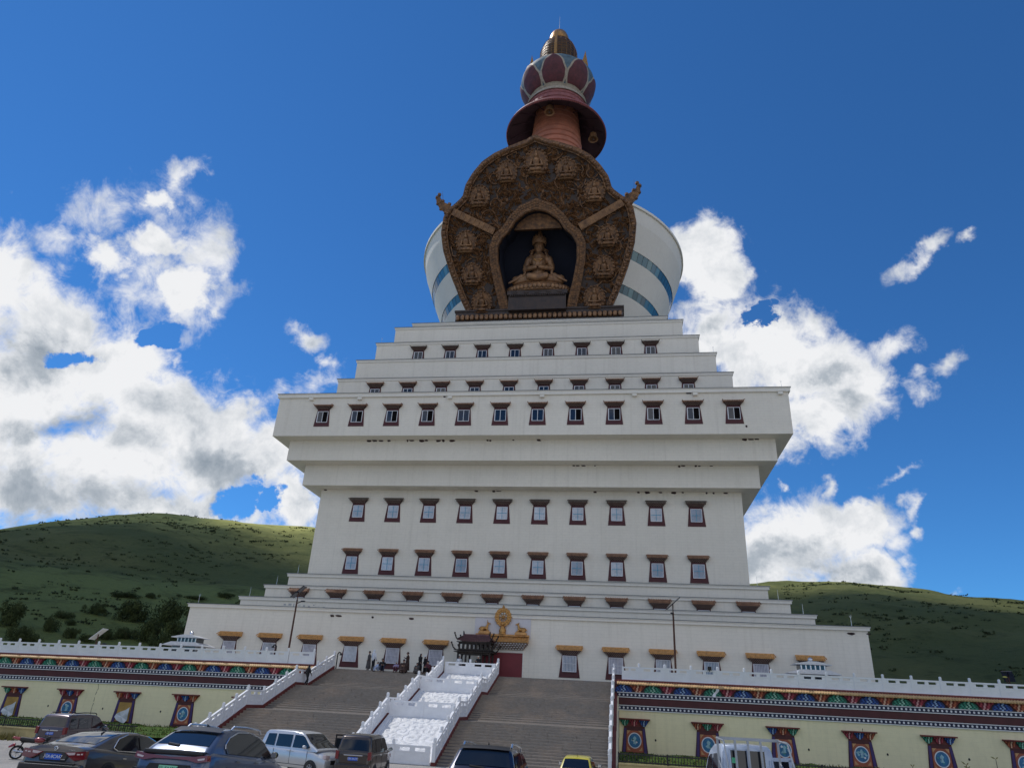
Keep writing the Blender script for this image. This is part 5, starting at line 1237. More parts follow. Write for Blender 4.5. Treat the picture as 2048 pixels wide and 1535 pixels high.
def crossover(loc,rz,col,label):
    st=[(-2.30,.84,.45,.90,.96),(-2.22,.91,.36,1.03,1.10),(-1.9,.93,.3,1.08,1.12),(-1.0,.93,.27,1.06,1.08),(.5,.93,.27,1.03,1.05),(1.0,.93,.27,1.02,1.10),(1.8,.92,.3,.95,1.04),(2.2,.88,.35,.85,.9),(2.31,.76,.45,.75,.78)]
    gh=[(-2.22,1.10),(-2.14,1.18),(-1.86,1.56),(-1.75,1.63),(-1.2,1.69),(-.4,1.71),(.2,1.68),(.55,1.60),(.9,1.40),(1.3,1.08)]
    c=Car('suv_car',label,'car',loc,rz,col,st,gh,.87,.66,1.05,1.71)
    c.strip('rear_window',.045,.155,MT['cglass'],.88,k1=.86); c.strip('spoiler',.155,.235,MT['trim'],.92,out=.05); c.strip('windscreen',.75,.96,MT['cglass'],.86)
    c.side('side_window',[(-1.9,1.16),(-1.32,1.13),(-1.32,1.58),(-1.62,1.54)],MT['cglass']); c.side('side_window',[(-1.24,1.13),(-.25,1.12),(-.25,1.62),(-1.24,1.59)],MT['cglass']); c.side('side_window',[(-.17,1.12),(.95,1.10),(.98,1.16),(.55,1.52),(.2,1.61),(-.17,1.62)],MT['cglass'])
    y=-2.30
    c.poly('tail_light',MT['tail'],[(.42,1.02),(.70,1.06),(.90,1.10),(.915,.96),(.80,.90),(.48,.90)],y-.045,y+.12); c.poly('tail_light',MT['tailw'],[(.52,.99),(.74,1.02),(.74,.96),(.54,.955)],y-.055,y-.03)
    c.boxes('bumper',MT['trim'],[(-.88,.88,y-.08,y+.1,.36,.66)],.04); c.poly('tailgate',c.p,[(0,1.05),(.78,1.08),(.80,.9),(.74,.66),(0,.66)],y-.015,y+.1)
    lettering('Jeep',.115,c.root,(0,y-.03,.985),(PI/2,0,0),MT['chrome'],'badge_lettering',.006)
    c.poly('plate_recess',MT['trim'],[(0,.90),(.30,.90),(.28,.74),(0,.74)],y-.02,y)
    c.plate(y-.024,.81,.44,.14,'pblue','川A·9G81E','plet')
    m=MB(); m.tube((-.30,y+.10,1.22),(.08,y+.085,1.19),.028,n=8); m.build('wiper',MT['trim'],c.root)
    c.wheels(.36,.24,(-1.32,1.38),.93); c.mirrors(.80,1.12,MT['trim'],1.25); c.antenna(-1.25,1.70); c.rails(-1.55,.35,1.71,.63,MT['steel']); return c
def microvan(loc,rz,col,label,H=1.82,W=.84,L=4.3,plate='川R·7A17C',roofmat=None,rails=False,opendoor=False,group=None,cat='minivan',strip=True):
    h=L/2
    st=[(-h,W*.90,.42,.90,.96),(-h+.08,W*.985,.34,1.02,1.08),(-h+.5,W,.28,1.04,1.08),(-.3,W,.26,1.02,1.05),(h*.42,W,.26,1.0,1.05),(h*.62,W*.99,.28,.98,1.06),(h*.86,W*.95,.3,.84,.92),(h*.97,W*.88,.34,.72,.78),(h,W*.72,.42,.62,.64)]
    gh=[(-h+.02,1.06),(-h+.06,1.20),(-h+.22,H-.12),(-h+.34,H-.03),(-h+1.0,H),(-.2,H),(.35,H-.04),(.62,H-.14),(.98,H-.42),(h*.74,1.06)]
    c=Car('minivan',label,cat,loc,rz,col,st,gh,W*.95,W*.80,1.03,H,roofmat=roofmat,group=group)
    c.strip('rear_window',.035,.135,MT['cglass'],.88,k1=.88); c.strip('windscreen',.72,.965,MT['cglass'],.88)
    b=1.10; t=H-.16
    c.side('side_window',[(-h+.32,b+.02),(-h+.95,b),(-h+.95,t),(-h+.42,t-.02)],MT['cglass']); c.side('side_window',[(-h+1.06,b),(-.12,b),(-.12,t+.01),(-h+1.06,t)],MT['cglass']); c.side('side_window',[(0,b),(.98,b),(1.12,b+.06),(.66,t-.06),(.5,t),(0,t+.01)],MT['cglass'])
    y=-h
    c.poly('tail_light',MT['tail'],[(W*.80,1.14),(W*.985,1.18),(W*.99,.84),(W*.82,.82)],y-.03,y+.16)
    c.boxes('tailgate',c.p,[(-W*.78,W*.78,y-.012,y+.06,.66,1.04)],.03)
    if strip: c.boxes('tailgate_strip',MT['chrome'],[(-W*.52,W*.52,y-.045,y,.985,1.03)],.008)
    c.plate(y-.016,.86,.44,.14,'pblue',plate,'plet')
    c.boxes('bumper',c.p,[(-W*.97,W*.97,y-.09,y+.1,.36,.64)],.04); c.boxes('bumper_trim',MT['trim'],[(-W*.7,W*.7,y-.097,y-.05,.40,.46)],.01)
    m=MB()
    for sg in (1,-1):
        for yy in (-.16,.08): m.box(min(sg*(W-.004),sg*(W+.018)),max(sg*(W-.004),sg*(W+.018)),yy-.09,yy+.09,.93,.96)
    m.build('door_handle',MT['chrome'] if strip else c.p,c.root)
    m=MB()
    for sg in (1,-1):
        for yy in (-.06,-h+1.0,1.02): m.box(min(sg*(W-.01),sg*(W+.003)),max(sg*(W-.01),sg*(W+.003)),yy-.006,yy+.006,.42,1.0)
        m.box(min(sg*(W-.01),sg*(W+.004)),max(sg*(W-.01),sg*(W+.004)),-1.0,1.0,.40,.415)
    m.build('door_gap',MT['trim'],c.root)
    c.poly('head_light',MT['tailw'],[(W*.55,.86),(W*.90,.90),(W*.90,.74),(W*.6,.72)],h-.20,h-.02); c.boxes('front_grille',MT['trim'],[(-W*.5,W*.5,h-.05,h+.03,.5,.68)],.02)
    c.wheels(.30,.18,(-1.28,1.30),W); c.mirrors(.92,1.10)
    if rails: c.rails(-h+.5,.4,H,W*.74,MT['trim'])
    if opendoor:
        m=MB(); M=Matrix.Translation((-W-.01,.98,0))@Matrix.Rotation(R_(-66),4,'Z'); 
        m.box(-.03,.03,-1.0,0,.42,1.04,0,M); m.box(-.025,.025,-1.0,-.93,1.04,H-.14,0,M); m.box(-.025,.025,-1.0,-.3,H-.20,H-.13,0,M); m.box(-.008,.008,-.94,-.1,1.04,H-.3,1,M); m.build('open_door',[c.p,MT['cglass']],c.root)
    return c
def hatch(loc,rz,col,label):
    st=[(-1.82,.72,.42,.82,.88),(-1.74,.79,.32,.94,1.0),(-1.4,.81,.26,.96,1.0),(-.4,.81,.24,.94,.97),(.5,.81,.24,.92,.96),(.9,.805,.25,.92,1.0),(1.45,.77,.28,.80,.86),(1.75,.68,.34,.66,.70),(1.82,.56,.4,.58,.6)]
    gh=[(-1.76,.97),(-1.66,1.05),(-1.36,1.37),(-1.2,1.44),(-.7,1.49),(-.1,1.5),(.3,1.45),(.6,1.34),(1.2,.98)]
    c=Car('hatchback_car',label,'car',loc,rz,col,st,gh,.75,.56,.94,1.5,paintmat=paint('hatch_paint',col,.0,.35))
    c.strip('rear_window',.045,.20,MT['cglass'],.86,k1=.86); c.strip('windscreen',.7,.96,MT['cglass'],.86)
    c.side('side_window',[(-1.25,1.04),(-.35,1.0),(-.35,1.40),(-1.05,1.36)],MT['cglass']); c.side('side_window',[(-.27,1.0),(.85,.99),(.45,1.32),(-.27,1.41)],MT['cglass'])
    y=-1.82
    c.poly('tail_light',MT['tail'],[(.56,1.02),(.70,1.04),(.77,.92),(.76,.74),(.62,.72),(.54,.85)],y-.02,y+.16)
    c.boxes('tailgate',c.p,[(-.56,.56,y-.008,y+.06,.60,.93)],.04); c.boxes('bumper',c.p,[(-.74,.74,y-.07,y+.08,.34,.60)],.05)
    m=MB(); m.ball((0,y-.01,.885),(.055,.02,.04),n=10); m.build('badge',MT['trim'],c.root)
    c.plate(y-.012,.74,.44,.14,'pblue','川A·2K7','plet')
    m=MB(); m.tube((-.04,y+.12,1.045),(.22,y+.115,1.055),.02,n=6); m.build('wiper',MT['trim'],c.root)
    c.wheels(.29,.17,(-1.15,1.2),.81); c.mirrors(.75,1.02,MT['trim']); m=MB(); m.tube((0,-.9,1.49),(0,-1.0,1.62),.012,.006,n=5); m.build('antenna',MT['trim'],c.root); return c
def put(x,y,dep,dx=0):
    p=at(x,y,dep); return (p.x,p.y,lot(p.y))
def rear_at(px,dep,L,rz=0,y=1490):
    p=at(px,y,dep); q=Vector((p.x-sin(rz)*L/2,p.y+cos(rz)*L/2,0)); return (q.x,q.y,lot(p.y)-(.085*L/2 if p.y<-75 else 0))
sedan(rear_at(110,17.9,4.87,R_(1)),R_(1),(.085,.072,.066),'grey brown sedan with a blue plate parked beside the blue grey suv','川A·8CA47')
suv(rear_at(345,16.7,4.72,R_(0)),R_(0),(.085,.11,.17),'blue grey coupe suv with a green plate and full width tail light')
crossover(rear_at(962,17.2,4.62,R_(0)),R_(0),(.010,.013,.035),'very dark navy suv with roof rails and silver badge lettering in front of the ramp')
hatch(rear_at(1153,30.5,3.64),R_(-1),(.58,.50,.035),'small yellow hatchback parked at the foot of the stairs')
hatch(rear_at(1655,29.5,3.64),R_(-1),(.70,.71,.72),'small white hatchback with only its roof above the frame edge, right of the truck')
sedan((-4.55,-87.15,lot(-87.15)-.1),R_(2),(.014,.014,.015),'black car cut off by the left edge of the picture',None)
microvan(rear_at(709,31.8,4.3,R_(4)),R_(4),(.055,.042,.036),'dark brown minivan with a blue plate and its front door standing open',opendoor=True,roofmat=None,cat='minivan')
pv=at(607,1500,33.6)
microvan((pv.x,pv.y,lot(pv.y)),R_(-90-20),(.58,.59,.60),'silver minivan standing side on in front of the stairs',H=1.78,strip=False,plate='川A·3B')
microvan(rear_at(92,36.5,4.4,R_(3)),R_(3),(.095,.07,.078),'plum grey minivan with black roof rails parked behind the motorcycle',H=1.78,W=.86,L=4.4,rails=True,plate='川B·L207')
# ---- light truck with a cargo rack, seen from behind
tp=at(1498,1500,18.9); trk=empty('light_truck',(tp.x,tp.y,lot(tp.y)),0,'pale blue light truck with a tall silver cargo rack behind its cab','truck'); trk.rotation_euler=(-math.atan(.085),0,R_(9)); trk.scale=(1.06,1.04,1.20)
MT['tpaint']=paint('truck_paint',(.44,.51,.62),.1,.35)
m=MB(); G=[]
for (y,hw,zs) in ((0.02,.74,0),(.05,.76,0),(.9,.76,0),(1.35,.75,0),(1.7,.74,0),(1.78,.70,0)):
    pass
prof=[(0.0,.75),(0.0,1.74),(.06,1.82),(.28,1.86),(.95,1.87),(1.25,1.80),(1.5,1.58),(1.86,1.02),(1.92,.75)]
G=[]
for y,z in prof:
    hw=.76-.13*max(0,(z-1.05))/.8; G.append([(hw,y,.62),(hw+.0,y,min(z,1.05)),(hw*.985,y,z-.06),(hw*.90,y,z),(0,y,z+.02),(-hw*.90,y,z),(-hw*.985,y,z-.06),(-hw,y,min(z,1.05)),(-hw,y,.62)])
m.grid(G,0,True); m.add(G[0],[tuple(range(9))]); m.add(G[-1],[tuple(range(9))[::-1]])
m.box(-.78,.78,.0,1.9,.45,.70); m.build('cab',MT['tpaint'],trk,fixn='weld')
for x0,x1 in ((-.44,-.02),(.02,.44)):
    m=MB(); m.box(x0,x1,-.012,.0,1.34,1.72); m.build('rear_window',MT['cglass'],trk)
m=MB(); m.box(-.46,.46,-.02,.0,1.72,1.75); m.box(-.46,.46,-.02,.0,1.31,1.34)
for x in (-.46,-.0,.46): m.box(x-.02,x+.02,-.02,.0,1.31,1.75)
for x in (-.62,-.56,.56,.62): m.box(x-.008,x+.008,-.025,.0,.8,1.55)
for i in range(14): x=-.42+i*.065; m.box(x-.006,x+.006,-.022,.0,.86,1.14)
m.build('back_panel_ribs',MT['tpaint'],trk)
sw=lambda z:.76-.13*max(0,(z-1.05))/.8+.008
for sg in (1,-1):
    for nm,poly in (('side_window',[(.22,1.12),(.78,1.12),(.78,1.66),(.30,1.66)]),('side_window',[(.88,1.12),(1.62,1.10),(1.28,1.60),(1.12,1.66),(.88,1.66)])):
        if sg>0 and poly[0][0]>.5: continue
        m=MB(); m.add([(sg*sw(z),y,z) for y,z in poly],[tuple(range(len(poly)))]); m.build(nm,MT['cglass'],trk,fixn=False)
m=MB(); m.xz([(-.66,1.1),(.66,1.1),(.56,1.55),(-.56,1.55)],1.6,1.61)
m=MB(); m.add([(-.66,1.84,1.10),(.66,1.84,1.10),(.56,1.54,1.56),(-.56,1.54,1.56)],[(0,1,2,3)]); m.build('windscreen',MT['cglass'],trk,fixn=False)
# open right door
m=MB(); M=Matrix.Translation((.78,1.70,0))@Matrix.Rotation(R_(52),4,'Z'); m.box(-.03,.03,-.95,0,.62,1.10,0,M); m.box(-.03,.03,-.95,-.88,1.10,1.62,0,M); m.box(-.03,.03,-.95,-.25,1.58,1.66,0,M); m.box(-.008,.008,-.89,-.1,1.10,1.58,1,M); m.build('open_door',[MT['tpaint'],MT['cglass']],trk)
m=MB(); m.box(-.80,.80,-2.75,-.05,.62,.70,0)
for a in ((-.82,-.78,-2.75,-.05),(.78,.82,-2.75,-.05),(-.82,.82,-2.79,-2.75)): m.box(*a,.70,1.02,0)
m.build('cargo_bed',MT['tpaint'],trk)
m=MB(); t=MT['steel']
for x in (-.78,-.33,.0,.33,.78): m.box(x-.025,x+.025,-.14,-.10,.70,1.95)
m.box(-.80,.80,-.145,-.095,1.92,1.98); m.box(-.80,.80,-.14,-.10,1.02,1.06)
for sg in (-1,1):
    m.path([(sg*.80,-.12,1.95),(sg*.80,-.75,1.87),(sg*.81,-1.0,1.4),(sg*.81,-1.1,.9)],.022,n=6); m.path([(sg*.60,-.12,.95),(sg*.36,-.12,1.22)],.02,n=6); m.path([(sg*.78,-.12,1.5),(sg*.80,-.9,1.0)],.018,n=6)
m.build('cargo_rack',mat('rack_silver',(.34,.36,.38),.5,.4,.15,3),trk)
for sg in (-1,1):
    m=MB(); m.path([(sg*.76,1.55,1.15),(sg*.95,1.6,1.18)],.018,n=5); m.box(sg*1.0-.07,sg*1.0+.07,1.56,1.64,1.02,1.30); m.build('wing_mirror',MT['trim'],trk,bevel=.02)
m=MB(); m.box(-.42,-.30,-.0155,-.013,1.46,1.57); m.build('green_sticker',mat('green_sticker',(.10,.5,.25),.5,0,0),trk)
m=MB()
for x in (-.18,.22): m.ball((x,.25,1.22),(.14,.09,.18),n=10)
m.build('seat_back',mat('pale_seat',(.5,.46,.38),.8,0,.1,3),trk)
for y in (1.25,-1.7):
    for sg in (1,-1): wheel_parts(trk,.29,.17,(sg*.72,y,.29),sg)
# ---- motorcycle in front of the plum minivan
mp=at(66,1497,32.6); mc=empty('motorcycle',(mp.x,mp.y,lot(mp.y)),R_(-62),'black and red motorcycle leaning on its stand in front of the plum grey minivan','motorcycle'); mc.rotation_euler=(0,R_(8),R_(-62))
for y in (-.62,.66):
    m=MB(); M=Matrix.Translation((0,y,.30))@Matrix.Rotation(PI/2,4,'Y'); m.lathe([(.22,-.05),(.28,-.05),(.30,-.02),(.30,.02),(.28,.05),(.22,.05),(.22,-.05)],n=26,M=M); t=m.build('wheel',MT['tyre'],mc)
    m=MB(); m.lathe([(.225,-.03),(.20,-.02),(.20,.02),(.225,.03)],n=24,M=M); m.lathe([(.05,-.05),(.05,.05)],n=10,M=M)
    for i in range(8): a=2*PI*i/8; m.tube((0,y+.04*cos(a),.30+.04*sin(a)),(0,y+.21*cos(a),.30+.21*sin(a)),.012,n=5)
    m.build('rim',MT['rim'],t)
m=MB(); 
for s in (-.08,.08): m.path([(s,.66,.30),(s,.50,.80),(s,.46,.95)],.025,n=6); m.path([(s,-.62,.30),(s,-.15,.36)],.025,n=6); m.path([(s,-.62,.32),(s*1.2,-.45,.72)],.022,n=6)
m.path([(0,.46,.85),(0,.0,.75),(0,-.55,.74)],.035,n=6); m.path([(0,.42,.75),(0,.15,.3),(0,-.15,.36)],.03,n=6); m.build('frame',MT['black'],mc)
m=MB(); m.ball((0,.0,.40),(.13,.2,.17),n=10); m.tube((.12,.1,.28),(.15,-.75,.40),.045,n=8); m.build('engine',MT['steel'],mc)
m=MB(); m.ball((0,.18,.83),(.14,.26,.12),n=12); m.build('fuel_tank',mat('red_tank',(.22,.02,.025),.25,.2,.05,3,coat=.8),mc)
m=MB(); m.cap((0,-.05,.80),(0,-.55,.86),.11,.10,n=10); m.build('seat',MT['trim'],mc)
m=MB(); m.cap((0,-.6,.86),(0,-.88,.92),.07,.05,n=8); m.ball((0,-.92,.9),(.06,.03,.04),n=8); m.cap((0,-.80,.62),(0,-.98,.52),.07,.04,n=8); m.build('tail_cowl',mat('red_tail',(.30,.03,.035),.3,.1,.05,3,coat=.6),mc)
m=MB(); m.path([(-.33,.36,1.0),(-.12,.46,1.02),(.12,.46,1.02),(.33,.36,1.0)],.016,n=6); m.ball((0,.56,.92),(.09,.08,.10),n=10)
for s in (-1,1): m.tube((s*.22,.44,1.02),(s*.27,.42,1.22),.008,n=5); m.ball((s*.28,.42,1.25),(.06,.02,.04),n=8)
m.build('handlebar',MT['black'],mc)
m=MB(); m.lathe([(.34,-.07),(.355,0),(.34,.07)],n=14,a0=R_(20),a1=R_(150),M=Matrix.Translation((0,.66,.30))@Matrix.Rotation(PI/2,4,'Y')@Matrix.Rotation(R_(90),4,'Z')); m.build('mudguard',MT['trim'],mc,fixn=False)
# ================================================================== hills
import mathutils.noise as MN
SUN=Vector((-.491,.1985,.848)).normalized()
def azel(x,y): d=ray(x,y); return math.degrees(math.atan2(d.x,d.y)),d.z/math.hypot(d.x,d.y)
RL=[azel(*p) for p in ((-900,1200),(-500,1135),(-200,1092),(0,1058),(60,1048),(120,1041),(200,1035),(310,1031),(420,1040),(530,1047),(625,1055),(720,1070),(820,1100),(930,1150),(1040,1230))]
RR=[azel(*p) for p in ((1150,1250),(1300,1205),(1400,1186),(1470,1177),(1540,1172),(1600,1174),(1660,1170),(1700,1170),(1760,1176),(1850,1186),(1950,1198),(2048,1207),(2300,1235),(2700,1300))]
def lerp(T,x):
    if x<=T[0][0]: return T[0][1]
    for (a,b),(c,d) in zip(T,T[1:]):
        if x<=c: return b+(d-b)*(x-a)/(c-a)
    return T[-1][1]
def hillz(side,az,r,rough=True):
    e=max(.02,lerp(RL if side<0 else RR,az)); Rr=(430 if side<0 else 400); top=e*Rr
    if side<0: T=[(96,-5),(112,-1),(135,5),(170,13.5),(212,.113*212),(228,.113*228+2.5),(330,(.113*228+2.5)*.42+top*.58),(390,top*.90),(Rr,top),(470,top*.985),(560,top*.85),(900,-5)]
    else: T=[(96,-5),(120,2),(160,11),(250,top*.55),(330,top*.83),(375,top*.965),(Rr,top),(440,top*.98),(560,top*.8),(900,-5)]
    z=lerp(T,r)
    if rough:
        a=R_(az); p=Vector((CAM.x+r*sin(a),CAM.y+r*cos(a),0))*.02; k=min(1,max(0,(r-100)/60))*(.35 if abs(r-Rr)<25 else 1)
        z+=k*(2.6*MN.noise(p)+1.3*MN.noise(p*2.7)+.5*MN.noise(p*7))
    return z
def hpt(az,r,side): a=R_(az); return Vector((CAM.x+r*sin(a),CAM.y+r*cos(a),hillz(side,az,r)))
def hill_at(x,y,side):
    az,e=azel(x,y)
    for i in range(96,470): 
        if hillz(side,az,i)>=e*i: return hpt(az,i,side)
    return hpt(az,430,side)
k=NB('hill_grass'); o=k.obj(); k.b.inputs['Roughness'].default_value=1; k.b.inputs['Specular IOR Level'].default_value=.05
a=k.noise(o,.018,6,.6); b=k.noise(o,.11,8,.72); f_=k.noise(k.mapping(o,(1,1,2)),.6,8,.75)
c=k.mix(k.smooth(a,.38,.64),(.115,.138,.055),(.165,.175,.068)); sz=k.N.new('ShaderNodeSeparateXYZ'); k.lk(o,sz.inputs[0]); c=k.mix(k.smooth(k.math('MULTIPLY_ADD',a,50,sz.outputs[2]),72,118),c,(.62,.60,.19)); c=k.mix(k.math('MULTIPLY',k.smooth(k.math('MULTIPLY_ADD',b,14,sz.outputs[2]),37,29),k.smooth(sz.outputs[0],0,-40)),c,(.21,.25,.085)); c=k.mix(k.math('MULTIPLY',k.smooth(b,.50,.68),.6),c,(.055,.068,.028)); c=k.mix(k.math('MULTIPLY',k.smooth(f_,.50,.70),.4),c,(.05,.062,.026))  # pale crest colour by height stands in for sunlight on the upper slopes
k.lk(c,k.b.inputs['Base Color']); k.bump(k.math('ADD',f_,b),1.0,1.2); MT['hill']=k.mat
for side,a0,a1 in ((-1,-82,4),(1,-8,72)):
    rs=[96,104,112,120,130,140,152,165,178,190,202,212,220,228,240,255,270,285,300,315,330,345,360,375,390,400,410,420,430,445,470,510,560,640,760,900]
    n=int((a1-a0)*2.2); m=MB()
    fade=lambda az:1
    P=[]
    for r in rs:
        row=[]
        for i in range(n+1):
            az=a0+(a1-a0)*i/n; row.append(tuple(hpt(az,r,side)))
        P.append(row)
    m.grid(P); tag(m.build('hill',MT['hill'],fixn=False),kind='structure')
# low scrub all over the slopes
MT['scrub']=mat('scrub_leaves',(.048,.060,.028),.95,0,.45,.6,spec=.1); MT['bush']=mat('bush_leaves',(.032,.046,.018),.9,0,.5,1.1,spec=.1,col2=(.085,.105,.040)); MT['twig']=mat('bush_twigs',(.05,.035,.022),.9,0,.3,3)
r=random.Random(21); m=MB()
def tuft(mb,c,s,rr,n=16,flat=.5):
    for i in range(n):
        v=Vector((rr.gauss(0,.5),rr.gauss(0,.5),abs(rr.gauss(.2,.35))*flat*1.6))*s; d=Vector((rr.uniform(-1,1),rr.uniform(-1,1),rr.uniform(-.6,1))).normalized(); e=d.orthogonal().normalized()*s*.30; q=d.cross(e)
        p=Vector(c)+v; mb.add([p-e,p+q*.9,p+e,p-q*.9],[(0,1,2,3)])
for side,N_,ar in ((-1,1500,(-52,-12)),(1,900,(12,34))):
    k_=0
    while k_<N_:
        az=r.uniform(*ar); rad=r.uniform(150,428)
        p=hpt(az,rad,side)
        if MN.noise(Vector((p.x,p.y,0))*.025)+.6*MN.noise(Vector((p.x,p.y,0))*.09)<r.uniform(-.25,.45): continue
        tuft(m,p,r.uniform(.45,1.25)*(1+.2*(rad>300)),r,9,.22); k_+=1
tag(m.build('hillside_scrub',MT['scrub'],fixn=False),'dark scrub dotted over the grassy hillsides','scrub',kind='stuff')
# single bushes and small trees on the meadow
def bush_mesh(seed,n=3200,hx=1,hz=.8):
    rr=random.Random(seed); mb=MB(); cl=[(Vector((rr.gauss(0,.38)*hx,rr.gauss(0,.38),rr.uniform(.15,.95)*hz)),rr.uniform(.22,.45)) for _ in range(17)]
    for i in range(n):
        c,s=rr.choice(cl); v=Vector((rr.gauss(0,1),rr.gauss(0,1),rr.gauss(0,1))).normalized()*s*rr.uniform(.6,1.05); p=c+v
        if p.z<0.02: p.z=abs(p.z)
        d=(v.normalized()+Vector((rr.uniform(-.8,.8),rr.uniform(-.8,.8),rr.uniform(-.3,.9)))).normalized(); e=d.orthogonal()  .normalized()*.036*rr.uniform(.7,1.4); q=d.cross(e)
        mb.add([p-e,p+q,p+e,p-q],[(0,1,2,3)])
    return mb
protos=[]
def bush_proto(seed):
    t=empty('bush',(0,0,0)); bush_mesh(seed).build('crown',MT['bush'],t,fixn=False)
    m=MB(); rr=random.Random(seed)
    m.tube((0,0,-.2),(0,0,.3),.05,.035,n=6)
    for i in range(6): m.tube((0,0,.1),(rr.uniform(-.4,.4),rr.uniform(-.4,.4),rr.uniform(.4,.75)),.03,.008,n=5)
    m.build('trunk',MT['twig'],t); return t
B=[(12,1222,52,60,'tall dark bush at the far left edge of the meadow'),(35,1262,45,38,'low dark bush under the tall one at the far left'),(95,1245,34,34,'rounded bush left of the pale solar lamp panel'),(140,1262,30,26,'small bush directly behind the pale solar lamp panel'),(193,1216,34,26,'small round bush alone in the middle of the meadow'),(122,1226,40,18,'flat bush spread on the meadow slope'),(265,1218,70,50,'broad dark bush on the meadow near the tower corner'),(300,1255,60,58,'tall dark bush standing in front of the tower corner'),(335,1222,66,62,'large dark bush touching the tower corner'),(352,1262,52,60,'dark bush beside the lamp pavilion roof'),(250,1262,44,30,'low bush between the lamp and the pavilion'),(212,1266,36,26,'small bush right of the pale lamp panel'),(247,1187,60,16,'flat dark bush on the crest of the meadow'),(298,1189,26,15,'small dark bush on the meadow crest by the hillside'),(62,1275,40,24,'low bush peeping over the far left balustrade'),(170,1272,34,20,'tiny bush above the balustrade near the pale lamp'),(140,1240,22,14,'tiny tuft of bush above the lamp panel'),(320,1285,50,36,'low dark bush behind the lamp pavilion'),(449,1188,34,12,'flat dark bush above the first tier at left'),(390,1192,44,10,'thin strip of dark bush on the crest near the tower')]
pr=[bush_proto(s) for s in (1,2,3)]
for i,(x,y,w_,h_,lab) in enumerate(B):
    p=hill_at(x,min(y+h_*.5,1300),-1); dep=(p-CAM).dot(Fv); sc=w_*dep/FPX*.52; sz=h_*dep/FPX/1.12
    o=pr[i] if i<3 else None
    if o is None:
        s=pr[i%3]; o=link_copy(s,None)
        for ch in KIDS[s.name]: link_copy(ch,o)
    o.location=p-Vector((0,0,.3)); o.scale=(sc,sc,sz); o.rotation_euler=(0,0,i*1.7); tag(o,lab,'bush','bushes on the left meadow')
# weeds poking up at the lower right
def weed(x,y,dep,lab,h):
    p=onlot(x,dep); t=empty('weed_plant',(p.x,p.y,lot(p.y)),0,lab,'plant','tall weeds at the lower right'); rr=random.Random(int(x)); m=MB(); l=MB()
    for i in range(5):
        q=Vector((0,0,0)); d=Vector((rr.uniform(-.22,.22),rr.uniform(-.22,.22),1)); pts=[q]; hh=h*rr.uniform(.75,1)
        for j in range(8): q=q+d.normalized()*hh/8; d+=Vector((rr.uniform(-.12,.12),rr.uniform(-.12,.12),0)); pts.append(q)
        m.path(pts,.008,n=4)
        for j in range(2,9):
            for s in (-1,1): 
                a=pts[j]; b=a+Vector((s*rr.uniform(.05,.13),rr.uniform(-.05,.05),rr.uniform(.02,.08))); l.add([a,(a+b)/2+Vector((0,0,.022)),b,(a+b)/2-Vector((0,0,.022))],[(0,1,2,3)])
    m.build('stem',MT['twig'],t); l.build('leaf',MT['dry'],t,fixn=False)
zt=lambda x,y,dep: at(x,y,dep).z
for x,y,dep,lab in ((1792,1522,19,'weed with thin stems beside the frieze window, left of the others'),(1948,1516,18.5,'tallest leafy weed at the lower right'),(1988,1512,19,'leafy weed next to the tallest one at the lower right')):
    p=onlot(x,dep); weed(x,y,dep,lab,zt(x,y,dep)-lot(p.y))
# unseen clouds added high up, sunward of the hills and outlined to shade the slopes
MT['shade_cloudm']=mat('shade_cloud_white',(.85,.86,.88),1,0,.03,.01)
def cloud(pts,H,lab):
    Q=[]
    for p in pts: t=(H-p.z)/SUN.z; q=p+SUN*t; Q.append((q.x,q.y))
    m=MB(); 
    cx=sum(q[0] for q in Q)/len(Q); cy=sum(q[1] for q in Q)/len(Q)
    den=[]
    for a,b in zip(Q,Q[1:]+Q[:1]):
        n=max(1,int(math.hypot(b[0]-a[0],b[1]-a[1])/14))
        for i in range(n):
            x=a[0]+(b[0]-a[0])*i/n; y=a[1]+(b[1]-a[1])*i/n; w=MN.noise(Vector((x,y,H))*.02)*9+MN.noise(Vector((x,y,H))*.06)*5; l=math.hypot(x-cx,y-cy); den.append((x+(x-cx)/l*w,y+(y-cy)/l*w))
    n=len(den); vs=[]
    for k_,zz in ((.9,-12),(1.0,0),(.8,40),(.45,70)):
        for x,y in den: vs.append((cx+(x-cx)*k_,cy+(y-cy)*k_,H+zz+(10*MN.noise(Vector((x,y,zz))*.03) if zz else 0)))
    fs=[(j*n+i,j*n+(i+1)%n,(j+1)*n+(i+1)%n,(j+1)*n+i) for j in range(3) for i in range(n)]+[tuple(range(n))[::-1],tuple(range(3*n,4*n))]
    m.add(vs,fs,0,True); tag(m.build('cloud',MT['shade_cloudm']),lab,'cloud',kind='stuff')  # added cloud out of view, there to shade the hills
azl=lambda x,y: azel(x,y)[0]
Lp=[hpt(-80,300,-1),hpt(-80,480,-1),hpt(azl(0,1058),500,-1),hpt(azl(250,1040),500,-1),hpt(azl(405,1040),470,-1)]+[hill_at(x,y,-1) for x,y in ((425,1048),(470,1063),(520,1088),(570,1108),(622,1132),(690,1165))]+[hpt(azl(640,1200),150,-1),hpt(azl(380,1300),120,-1),hpt(azl(100,1300),118,-1),hpt(-60,118,-1)]
Rp=[hpt(azl(1300,1260),140,1)]+[hill_at(x,y,1) for x,y in ((1400,1215),(1470,1194),(1540,1191),(1620,1185),(1700,1187),(1800,1200),(1900,1213),(2048,1229),(2200,1250))]+[hpt(70,380,1),hpt(70,120,1),hpt(azl(1900,1300),118,1)]
cloud(Lp,2500,'added clouds out of view high to the left, shading the left hill'); cloud(Rp,2500,'added clouds out of view high to the left, shading the right hill')
